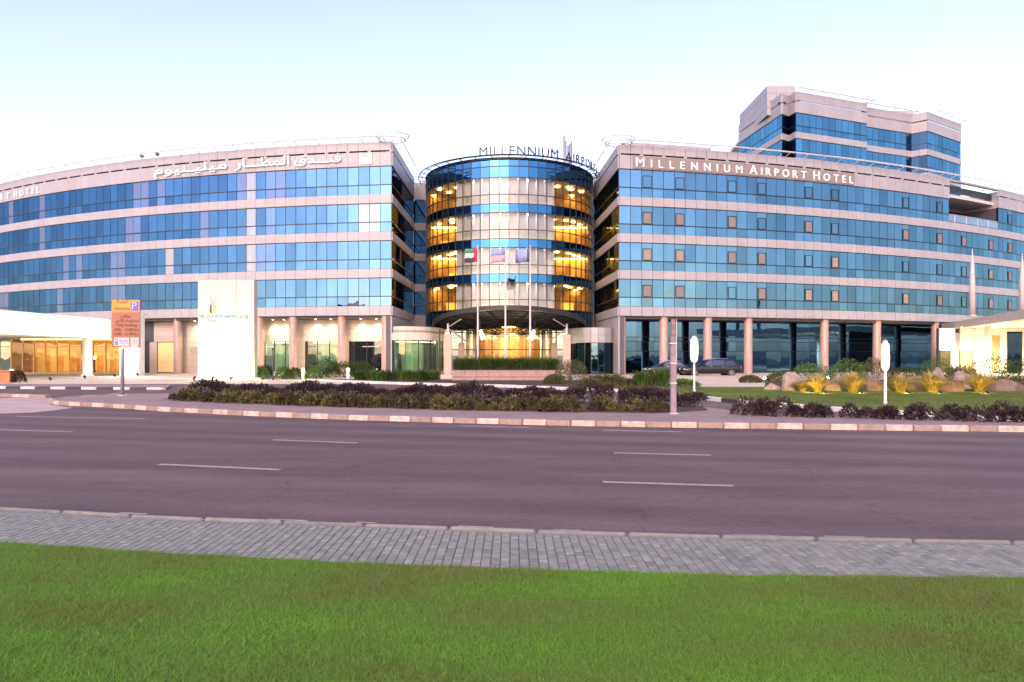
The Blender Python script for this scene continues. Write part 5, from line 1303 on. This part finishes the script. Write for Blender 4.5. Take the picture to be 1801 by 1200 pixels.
mk('backing_panel', MB().strip([AR.p(t) for t in tq], [AR.n(t) for t in tq], 20.02, 21.2, .155, .185), solid('sign_backing', (.19, .15, .145), .6), S1)
S2 = thing('name_sign', 'white English hotel name lettering at the far end of the left wing parapet', 'sign', (*AL.p(AL.at_px(20), .2), 20.1))
sign_on_arc(S2, AL, [('HOTEL', 29, 73, .74, 1.0), ('AIRPORT', -45, 20, .74, 1.0)], 20.2, LETW)
S3 = thing('name_sign', 'lit Arabic hotel name lettering along the left wing parapet', 'sign', (*AL.p(AL.at_px(450), .2), 20.1))
for txt, pa, pb, z in (('ميليـنيوم', 276, 403, 20.42), ('المطـــار', 417, 512, 20.42), ('فنـــدق', 521, 602, 20.42)):
    me, a, b = glyphs(shape_ar(txt), 1.15, .1, .008); ta, tb = AL.at_px(pa), AL.at_px(pb); tm = (ta+tb)/2; p = AL.p(tm, .30)
    me.materials.append(LETW); o = put('word', me, S3, (p.x, p.y, z), (0, 0, AL.rz(tm))); o.scale = (abs(ta-tb)/(b-a), 1, 1.05)
# emblem of upright bars on the left parapet
EM = thing('bar_emblem', 'white emblem of upright bars on the left wing parapet near the corner', 'emblem', (*AL.p(AL.at_px(644), .2), 20.1))
for k, h in enumerate((1.12, .92, .7, .62, .98, 1.12)):
    t = AL.at_px(653.5-18*k/5); p = AL.p(t, .22); put('bar', MB().bbox(-.075, .075, -.05, .05, 0, h, .01).mesh('bar', LETW), EM, (p.x, p.y, 20.1), (0, 0, AL.rz(t)))
# dark letters standing on the rotunda roof ring
S4 = thing('roof_sign', 'dark standing English hotel name letters around the round tower roof', 'sign', (DC.x, DC.y-9.9, 22.0))
th = R(-17.5); RS = 9.95
for i, c in enumerate('MILLENNIUM AIRPORT HOTEL'):
    if c == ' ': th += R(4.0); continue
    me, a, b = glyphs(c, 1.32, .07, .004); w_ = (b-a); stp = (w_+.26)/RS
    me.materials.append(DARKM); t_ = th + w_/2/RS; p = dp(t_, RS, 22.02); put('letter', me, S4, p, (0, 0, t_)); th += stp
S5 = thing('roof_emblem', 'tall grey upright bars standing on the round tower roof', 'emblem', (5.6, 77, 21.6))
GB_ = solid('emblem_grey', (.10, .085, .10), .5)
for k, (px, pyt) in enumerate(((992, 239), (995.2, 247.5), (999, 256), (1002, 253), (1005, 249.5))):
    p = at(px, pyt, 77); mk('bar', MB().bbox(p.x-.075, p.x+.075, 76.9, 77.1, 21.6, p.z, .015), GB_, S5)
for px, Y in ((251, 78), (278, 77)):
    t = AL.at_px(px); p = AL.p(t, .1); o = thing('roof_floodlight', 'tiny dark floodlight on the coping of the left wing', 'floodlight', (p.x, p.y, PAR), 'floodlights on the left wing coping')
    loc_('head', MB().bbox(-.16, .16, -.1, .12, .2, .46, .02).mesh('head', DARKM), o); loc_('yoke', MB().tube((0, 0, 0), (0, 0, .24), .03, n=6).mesh('yoke', DARKM), o)

# ------------------------------------------------------------------ glowing pylon sign
PYY = 53.0
pxx = lambda px: (px-CXP)*PYY/F
PN = thing('pylon_sign', 'tall white pylon slab with hotel emblem and teal lettering, floodlit at its base', 'pylon sign', (pxx(397), PYY, 0))
xa, xm, xb = pxx(348), pxx(415.5), pxx(447); zt_ = 7.75
PYW = solid('pylon_white', (.42, .375, .32), .35, var=.02, bump=.01)
mk('slab_panel', MB().bbox(xa, xm-.008, PYY, PYY+.7, .15, zt_, .02), PYW, PN); mk('slab_panel', MB().bbox(xm+.008, xb, PYY, PYY+.7, .15, zt_, .02), PYW, PN)
mk('slab_core', MB().box(xa+.05, xb-.05, PYY+.05, PYY+.65, .05, zt_-.05), JOINT, PN); mk('plinth', MB().bbox(xa-.15, xb+.15, PYY-.15, PYY+.85, 0, .16, .03), CWHITE, PN)
VIO = solid('emblem_violet', (.36, .30, .40), .5); GLD = solid('emblem_gold', (.62, .40, .06), .35, metal=.4); TEAL = solid('teal_letter', (.02, .30, .30), .5)
def zpy(py): return CH + (HY-py)*PYY/F
for k, (px, t_, b_, m_) in enumerate(((370.5, 519, 541, VIO), (374.5, 526, 539, VIO), (379, 520, 541, VIO), (371, 536, 551, DARKM), (375.5, 538, 552, GLD), (379.5, 538, 552, GLD), (367.8, 540, 549, GLD))):
    mk('emblem_bar', MB().bbox(pxx(px)-.05, pxx(px)+.05, PYY-.05, PYY-.002, zpy(b_), zpy(t_), .008), m_, PN)
def flat_text(root, txt, x0, x1, z, h, Y, mat, name='lettering', depth=.03, offset=.0, rot=(0, 0, 0)):
    me, a, b = glyphs(txt, h*1.37, depth, offset)
    if me is None: return
    me.materials.append(mat); o = put(name, me, root, ((x0+x1)/2, Y, z), rot); o.scale = ((x1-x0)/(b-a), 1, 1); return o
flat_text(PN, 'MILLENNIUM', pxx(350), pxx(392), zpy(560), .30, PYY-.03, TEAL); flat_text(PN, 'AIRPORT', pxx(395), pxx(416), zpy(560.5), .30, PYY-.03, TEAL); flat_text(PN, 'HOTEL', pxx(419), pxx(438), zpy(561), .30, PYY-.03, TEAL)
flat_text(PN, 'DUBAI', pxx(366), pxx(382), zpy(567), .24, PYY-.03, solid('grey_letter', (.25, .27, .27), .5))
for k, px in enumerate((366, 397, 428)):
    p = (pxx(px), PYY-2.3, .02); ground_flood(p, (pxx(px), PYY, 1.8), 'black ground floodlight lighting the front of the white pylon', 'floodlights before the white pylon', 420, (1, .93, .70), 115)

# ------------------------------------------------------------------ parking sign
pb = gp(213, 696, KZ); Y0 = pb.y
xp = lambda px: (px-CXP)*Y0/F
zp = lambda py: CH + (HY-py)*Y0/F
PS = thing('parking_sign', 'orange and terracotta paid parking sign with blue P on a grey post', 'sign', (pb.x, Y0, KZ))
mk('post', MB().lathe([(.075, KZ-.02), (.075, zp(614)), (.07, zp(614)+.02)], 14, pb.x, Y0+.1), solid('post_grey', (.30, .25, .30), .5, metal=.3), PS, smooth=True)
mk('base_plate', MB().bbox(pb.x-.16, pb.x+.16, Y0-.06, Y0+.26, KZ-.01, KZ+.03, .01), GREYM, PS)
sx0, sx1 = xp(196.5), xp(247); za, zb = zp(611), zp(527)
TERRA = solid('terracotta_sheet', (.26, .09, .05), .5, var=.05); ORNG = solid('orange_sheet', (.50, .215, .02), .45, var=.04); BLU = solid('blue_sheet', (.04, .07, .38), .4); WHT = solid('white_sheet', (.38, .38, .40), .45, var=.03); INK = solid('sign_ink', (.05, .015, .01), .5); INKB = solid('blue_ink', (.08, .12, .35), .5)
brd = mk('board', MB().bbox(sx0, sx1, Y0-.02, Y0+.02, za, zb, .012), TERRA, PS)
zo = zb - (zb-za)*.27
mk('header', MB().bbox(sx0+.02, sx1-.02, Y0-.028, Y0-.0205, zo, zb-.03, .003), ORNG, PS)
mk('parking_badge', MB().bbox(sx1-.40, sx1-.07, Y0-.036, Y0-.0285, zo+.07, zb-.09, .003), BLU, PS)
flat_text(PS, 'P', sx1-.34, sx1-.14, zo+.14, .33, Y0-.042, WHT, 'badge_letter', .006, .012)
wS = sx1-sx0
flat_text(PS, shape_ar('انتبه'), sx0+.22, sx0+.70, zo+.40, .20, Y0-.034, INK, depth=.006); flat_text(PS, 'Attention', sx0+.12, sx0+.82, zo+.10, .17, Y0-.034, INK, depth=.006)
rowz = [zo-.22, zo-.42, zo-.62, zo-.82, zo-1.01]
for (txt, a, b), z in zip(((shape_ar('مواقف'), .42, .84), (ARW['الأجر']+' '+ARW['مدفوعة'], .18, 1.2), ('Paid Parking', .22, 1.12), ('8:00 - 13:00 hrs', .14, 1.2), ('16:00 - 21:00 hrs', .12, 1.2)), rowz):
    if 'Paid' not in txt and ':' not in txt and txt[0] > '\ufe00': pass
    flat_text(PS, txt, sx0+a, sx0+b, z, .14, Y0-.028, INK, depth=.006, offset=.004)
mk('phone_panel', MB().bbox(sx0+.12, sx0+.78, Y0-.03, Y0-.0205, za+.06, za+.42, .003), WHT, PS); mk('zone_panel', MB().bbox(sx0+.84, sx1-.06, Y0-.03, Y0-.0205, za+.06, za+.42, .003), WHT, PS)
mk('phone_icon', MB().bbox(sx0+.17, sx0+.29, Y0-.038, Y0-.0305, za+.10, za+.38, .003), INKB, PS); mk('phone_screen', MB().box(sx0+.19, sx0+.27, Y0-.041, Y0-.0385, za+.26, za+.34), WHT, PS)
flat_text(PS, '7275', sx0+.36, sx0+.74, za+.15, .18, Y0-.034, INKB, depth=.006); flat_text(PS, '375C', sx0+.88, sx1-.10, za+.15, .18, Y0-.034, solid('green_ink', (.12, .2, .16), .5), depth=.006)

# ------------------------------------------------------------------ flagpoles with flags
FP_RED = solid('flag_red', (.50, .02, .03), .7); FP_W = solid('flag_white', (.62, .58, .60), .7); FP_G = solid('flag_green', (.05, .22, .10), .7); FP_K = solid('flag_black', (.03, .03, .035), .7); FP_B = solid('flag_blue', (.20, .25, .42), .7); FP_P = solid('flag_pink', (.55, .28, .33), .7); FP_N = solid('flag_navy', (.05, .08, .14), .7)
def flag_strip(x0, x1, f0, f1, W_, H_, ph, n_=12):
    """a band of the waving cloth between fractions; flies to -X from the pole"""
    m = MB(); vs = []
    for i in range(n_+1):
        u = x0+(x1-x0)*i/n_; yy = .13*math.sin(u*7+ph)*u+.05*math.sin(u*13+ph); sag = -.10*u*u
        for f in (f0, (f0+f1)/2, f1): vs.append((-u*W_, yy*W_+.03*math.sin(f*5+ph), -f*H_+sag+.02*math.sin(u*9+ph)))
    fs = []
    for i in range(n_):
        for k in range(2): a = i*3+k; fs.append((a, a+1, a+4, a+3))
    return m.add(vs, fs)
for j, (px, spec, lab) in enumerate(((840.5, 'uae', 'white flagpole with a red, green, white and black flag before the round tower'), (889, 'mid', 'white flagpole with a pale blue and pink flag before the round tower'), (932.5, 'navy', 'white flagpole with a grey blue flag before the round tower'))):
    Y = 57.5; b = Vector(((px-CXP)*Y/F, Y, 0)); tz = CH+(HY-434)*Y/F
    o = thing('flagpole', lab, 'flagpole', b)
    loc_('pole', MB().lathe([(.10, 0), (.085, 3), (.05, tz-.05), (.05, tz)], 12).mesh('pole', WHITE, smooth=True), o); loc_('finial', MB().lathe([(.01, tz), (.08, tz+.05), (.08, tz+.1), (.01, tz+.16)], 10).mesh('finial', GREYM), o); loc_('base_collar', MB().lathe([(.2, 0), (.2, .1), (.12, .16)], 12).mesh('base_collar', GREYM), o)
    W_, H_ = 1.05 if j == 0 else 1.2, 1.15; ph = j*1.7; z = tz-.15
    if spec == 'uae': parts = [(0, .27, 0, 1, FP_RED), (.27, 1, 0, .33, FP_G), (.27, 1, .33, .67, FP_W), (.27, 1, .67, 1, FP_K)]
    elif spec == 'mid': parts = [(0, 1, 0, .5, FP_B), (0, 1, .5, 1, FP_P)]
    else: parts = [(0, .18, 0, 1, FP_N), (.18, 1, 0, 1, FP_B)]
    for (u0, u1, f0, f1, m_) in parts:
        c = loc_('flag_cloth', flag_strip(u0, u1, f0, f1, W_, H_, ph).mesh('flag_cloth', m_, smooth=True), o, (-.06, 0, z))
        md = c.modifiers.new('thickness', 'SOLIDIFY'); md.thickness = .006

# ------------------------------------------------------------------ lamps, posts, bollards
GLOW = emit('lamp_glow', (1, .86, .5), .55)
for px, py, top, bot, lab in ((1221, 690, 593, 637, 'lit tall garden lamp with glowing lens swelled to its bloom before the parked car'), (1557, 712, 601, 652, 'lit tall garden lamp with glowing lens swelled to its bloom on the side lawn')):
    p = gp(px, py, KZ); Y = p.y; zt2 = CH+(HY-top)*Y/F-KZ; zb2 = CH+(HY-bot)*Y/F-KZ
    o = thing('garden_lamp', lab, 'lamp', p); rr = 6.8*Y/F
    loc_('pole', MB().lathe([(.07, -.02), (.07, .1), (.05, .14), (.045, zb2)], 12).mesh('pole', WHITE, smooth=True), o)
    loc_('lens', MB().lathe([(rr*.55, zb2), (rr*.9, zb2+.12), (rr, (zb2+zt2)/2), (rr*.9, zt2-.12), (rr*.4, zt2)], 16).mesh('lens', GLOW, smooth=True), o)  # lens made oversize so its shape takes in the lamp's bloom
    loc_('cap', MB().lathe([(rr*.6, zt2), (rr*.6, zt2+.03), (.02, zt2+.08)], 12).mesh('cap', GREYM), o)
    lamp('POINT', o, (0, -rr*1.4, (zb2+zt2)/2), 45, (1, .8, .45), rr)
for px, py, lab in ((533, 668.5, 'white bollard light with glowing head beside the lime lit shrub'), (612, 668.5, 'white bollard light with glowing head before the dark clipped hedge'), (21, 672, 'white bollard light with glowing head beside the terracotta planter box')):
    p = gp(px, py, .004); o = thing('bollard_light', lab, 'bollard light', p)
    loc_('post', MB().lathe([(.13, 0), (.13, .04), (.10, .06), (.10, .62)], 14).mesh('post', WHITE, smooth=True), o); loc_('lens', MB().lathe([(.10, .62), (.125, .66), (.125, .84), (.10, .86)], 14).mesh('lens', emit('bollard_glow', (1, .85, .5), 1.5), smooth=True), o); loc_('cap', MB().lathe([(.14, .86), (.14, .9), (.03, .95)], 14).mesh('cap', WHITE), o)
    lamp('POINT', o, (0, -.25, .75), 14, (1, .8, .45), .12)
for (px, py), aim, lab, c in (((462, 669.5), (457, 667), 'green tinted ground floodlight at the lime lit shrub by the pylon', (.8, 1, .25)), ((503, 669.5), (498, 667), 'green tinted ground floodlight at the lime lit shrub before the first bollard', (.8, 1, .25)), ((555, 670), (551, 668), 'green tinted ground floodlight between the two bollard lights', (.35, 1, .35))):
    q = gp(*aim, .004); ground_flood(gp(px, py, .004), (q.x, q.y+.3, .9), lab, None, 60, c, 120, YLENS)
STAR = emit('star_lens', (1, .97, .8), 40)
for px, py, lab in ((1345, 659, 'bright floodlight glaring beside the parked black car'), (1456, 657, 'bright floodlight glaring at the foot of a pink column')):
    p = gp(px, py+12, KZ); ground_flood(p, (p.x-1.0, p.y-6, 2.2), lab, None, 60, (1, .95, .75), 100, STAR)
    bpy.data.objects[-1] if False else None
p = gp(1752, 681, KZ); ground_flood(p, (p.x, p.y+1.6, 1.2), 'garden floodlight under the big uplit leafy shrub', None, 160, (.95, 1, .4), 120, YLENS)
# road post with a thin rod
p = gp(1184, 728, KZ); Y = p.y
o = thing('road_post', 'thick weathered grey post with a thin pale rod standing by the hedge', 'post', p); Hh = (728-562)*Y/F
POSTM = solid('weathered_post', (.21, .17, .19), .7, var=.25, scale=5, bump=.3)
loc_('shaft', MB().bbox(-.085, .085, -.085, .085, -.03, Hh*.82, .02).mesh('shaft', POSTM), o); loc_('upper_shaft', MB().bbox(-.065, .05, -.06, .06, Hh*.82, Hh, .015).mesh('upper_shaft', solid('rusty_post', (.20, .13, .12), .8, var=.4, scale=12)), o)
loc_('rod', MB().tube((.075, -.1, Hh*.55), (.075, -.1, Hh*1.0), .012, n=8).mesh('rod', WHITE), o); loc_('foot_plate', MB().bbox(-.14, .14, -.14, .14, -.02, .03, .01).mesh('foot_plate', GREYM), o)
for k, z in enumerate((.9, 1.5, 2.1)): loc_('clamp', MB().bbox(-.1, .1, -.1, .1, z, z+.05, .008).mesh('clamp', GREYM), o)
for px, py, pt, lab in ((773, 674, 585, 'slim dark pole left of the stone planter'), (480, 668, 616, 'slim dark short pole before the green lit windows')):
    p = gp(px, py, .05); Hh = (py-pt)*p.y/F; o = thing('slim_pole', lab, 'pole', p); loc_('shaft', MB().lathe([(.06, -.06), (.06, .3), (.04, .34), (.035, Hh)], 10).mesh('shaft', DARKM), o); loc_('cap', MB().lathe([(.09, Hh), (.09, Hh+.12), (.03, Hh+.16)], 10).mesh('cap', DARKM), o)
# terracotta planter box and small dark shrub at the far left
p = gp(6, 673, .004); o = thing('planter_box', 'terracotta planter box beside the bollard light at the access road', 'planter', p)
loc_('box', MB().bbox(-.9, .7, -.35, .35, 0, .75, .04).mesh('box', solid('terracotta', (.40, .14, .05), .7, var=.2)), o); loc_('rim', MB().bbox(-.96, .76, -.41, .41, .75, .85, .03).mesh('rim', bpy.data.materials['terracotta']), o)
bush('round_shrub', 34, 673, .42, .72, PURPLE, 'small dark purple shrub beside the leftmost bollard light', 900, z=.004)

# ------------------------------------------------------------------ parked cars
def car(name, label, loc, rz, Lc, Hc, Wc, prof, paint, glassm, wheels, wins, lamps_):
    """body lofted through stations; prof: (x, z_low, z_belt, z_top, half-width at top as fraction)"""
    o = thing(name, label, 'car', loc); o.rotation_euler = (0, 0, rz); hw = Wc/2
    m = MB(); n_ = 12; ring = []
    for (x, zl, zbt, ztp, ft, fw) in prof:
        w_ = hw*fw; t_ = w_*ft
        half = [(w_*.86, zl), (w_*.97, zl+.10), (w_, (zl+zbt)/2), (w_*.97, zbt), (t_+(w_*.97-t_)*.15, ztp-(ztp-zbt)*.12 if ztp-zbt > .1 else zbt+.5*(ztp-zbt)), (t_*.72, ztp)]
        ring.append([(x, y, z) for y, z in half] + [(x, -y, z) for y, z in half[::-1]])
    for r_ in ring: m.v += r_
    for i in range(len(ring)-1):
        for k in range(n_): m.f.append((i*n_+k, i*n_+(k+1) % n_, (i+1)*n_+(k+1) % n_, (i+1)*n_+k)); m.m.append(0)
    m.f += [tuple(range(n_))[::-1], tuple(range((len(ring)-1)*n_, len(ring)*n_))]; m.m += [0, 0]
    b = loc_('body', m.mesh('body', paint, smooth=True), o); md = b.modifiers.new('round', 'SUBSURF'); md.levels = 1; md.render_levels = 2
    for s_ in (-1, 1):
        for (xa_, xb_, xc_, xd_, z0, z1) in wins:   # bottom x from/to, top x from/to
            yb, yt = s_*(hw*.965+.012), s_*(hw*.80+.012)
            loc_('side_window', MB().add([(xa_, yb, z0), (xb_, yb, z0), (xd_, yt, z1), (xc_, yt, z1), (xa_, yb-s_*.03, z0), (xb_, yb-s_*.03, z0), (xd_, yt-s_*.03, z1), (xc_, yt-s_*.03, z1)], [(0,1,2,3), (7,6,5,4), (0,4,5,1), (1,5,6,2), (2,6,7,3), (3,7,4,0)]).mesh('side_window', glassm), o)
        for xw, r_ in wheels:
            y0 = s_*(hw-.11)
            w1 = loc_('wheel', MB().tube((0, -.11, 0), (0, .11, 0), r_, n=24).mesh('wheel', TYRE), o, (xw, y0, r_)); rim = MB().tube((0, s_*.10, 0), (0, s_*.125, 0), r_*.66, n=20)
            loc_('rim', rim.mesh('rim', RIMM), w1)
            for q in range(5): pass
        mr = loc_('mirror', MB().bbox(-.10, .06, -.09, .09, -.06, .08, .03).mesh('mirror', paint), o, (prof[4][0]+.25, s_*(hw+.06), prof[4][2]+.06))
        loc_('headlight', MB().bbox(-.05, .12, -.16, .16, -.06, .06, .03).mesh('headlight', LENSW), o, (prof[0][0]+.07, s_*(hw*.66), lamps_[0])); loc_('taillight', MB().bbox(-.04, .05, -.09, .09, -.12, .12, .02).mesh('taillight', LENSR), o, (prof[-1][0]-.03, s_*(hw*.78), lamps_[1]))
        loc_('roof_trim', MB().path([(w_, s_*hw*.66, z_) for w_, z_ in [((a_[0]), a_[3]+.012) for a_ in prof if a_[3] > Hc*.93]], .022, 6).mesh('roof_trim', CHROME), o)
        for xh in (wins[0][1]-.15, wins[1][1]-.15): loc_('door_handle', MB().bbox(-.10, .10, -.02, .02, -.015, .015, .006).mesh('door_handle', CHROME), o, (xh, s_*(hw*1.0+.01), wins[0][4]-.09))
    return o
RIMM = solid('dark_rim', (.12, .12, .125), .4, metal=.5)
TYRE = solid('tyre', (.015, .015, .016), .8); CHROME = solid('chrome', (.75, .74, .72), .15, metal=1, var=.02); LENSW = solid('head_lens', (.7, .7, .72), .1, var=.02); LENSR = solid('tail_lens', (.4, .02, .02), .15, var=.05)
BLACKP, nt_, N_, L_, P_ = mat_new('black_car_paint'); P_.inputs['Base Color'].default_value = (.012, .011, .014, 1); P_.inputs['Roughness'].default_value = .25; P_.inputs['Coat Weight'].default_value = .25; P_.inputs['Specular IOR Level'].default_value = .2
CARG = mirror_glass('car_glass', (.16, .18, .22), (.01, .01, .012), .7, .002)
estate = [(-2.55, .42, .62, .66, .80, .80), (-2.45, .30, .74, .80, .82, .92), (-1.9, .26, .86, .92, .84, 1.0), (-1.25, .25, .94, .99, .84, 1.0), (-1.05, .25, .96, 1.04, .86, 1.0), (-.45, .25, .98, 1.50, .78, 1.0), (.3, .25, 1.0, 1.60, .78, 1.0), (1.4, .25, 1.0, 1.58, .78, 1.0), (2.1, .26, 1.0, 1.48, .78, .99), (2.42, .32, .98, 1.12, .84, .95), (2.55, .42, .8, .84, .82, .86)]
p = Vector(((1248.5-CXP)*60.5/F, 60.5, .004))
car('parked_car', 'black estate car with bright roof trim parked under the right wing columns', p, R(3), 5.1, 1.6, 1.9, estate, BLACKP, CARG, ((-1.65, .34), (1.6, .34)), ((-.88, -.05, -.42, -.05, 1.0, 1.44), (.0, 1.0, .0, 1.0, 1.02, 1.46), (1.08, 2.1, 1.08, 1.82, 1.02, 1.42)), (.66, .86))
sedan = [(-2.3, .40, .56, .60, .80, .80), (-2.2, .30, .68, .74, .82, .92), (-1.7, .25, .80, .85, .84, 1.0), (-1.15, .24, .88, .92, .84, 1.0), (-.95, .24, .9, .97, .86, 1.0), (-.3, .24, .92, 1.38, .76, 1.0), (.4, .24, .93, 1.42, .76, 1.0), (1.0, .24, .93, 1.36, .76, 1.0), (1.6, .25, .92, .98, .84, .99), (2.15, .3, .88, .92, .84, .95), (2.3, .4, .7, .74, .82, .86)]
p = Vector(((1176-CXP)*63.2/F, 63.2, .004))
car('parked_car', 'low dark saloon car parked half hidden behind the road post', p, R(-2), 4.6, 1.42, 1.8, sedan, BLACKP, CARG, ((-1.45, .31), (1.4, .31)), ((-.8, -.05, -.3, -.05, .95, 1.3), (.0, 1.25, .0, .85, .95, 1.3), (.05, .1, .05, .1, .95, 1.2)), (.6, .78))
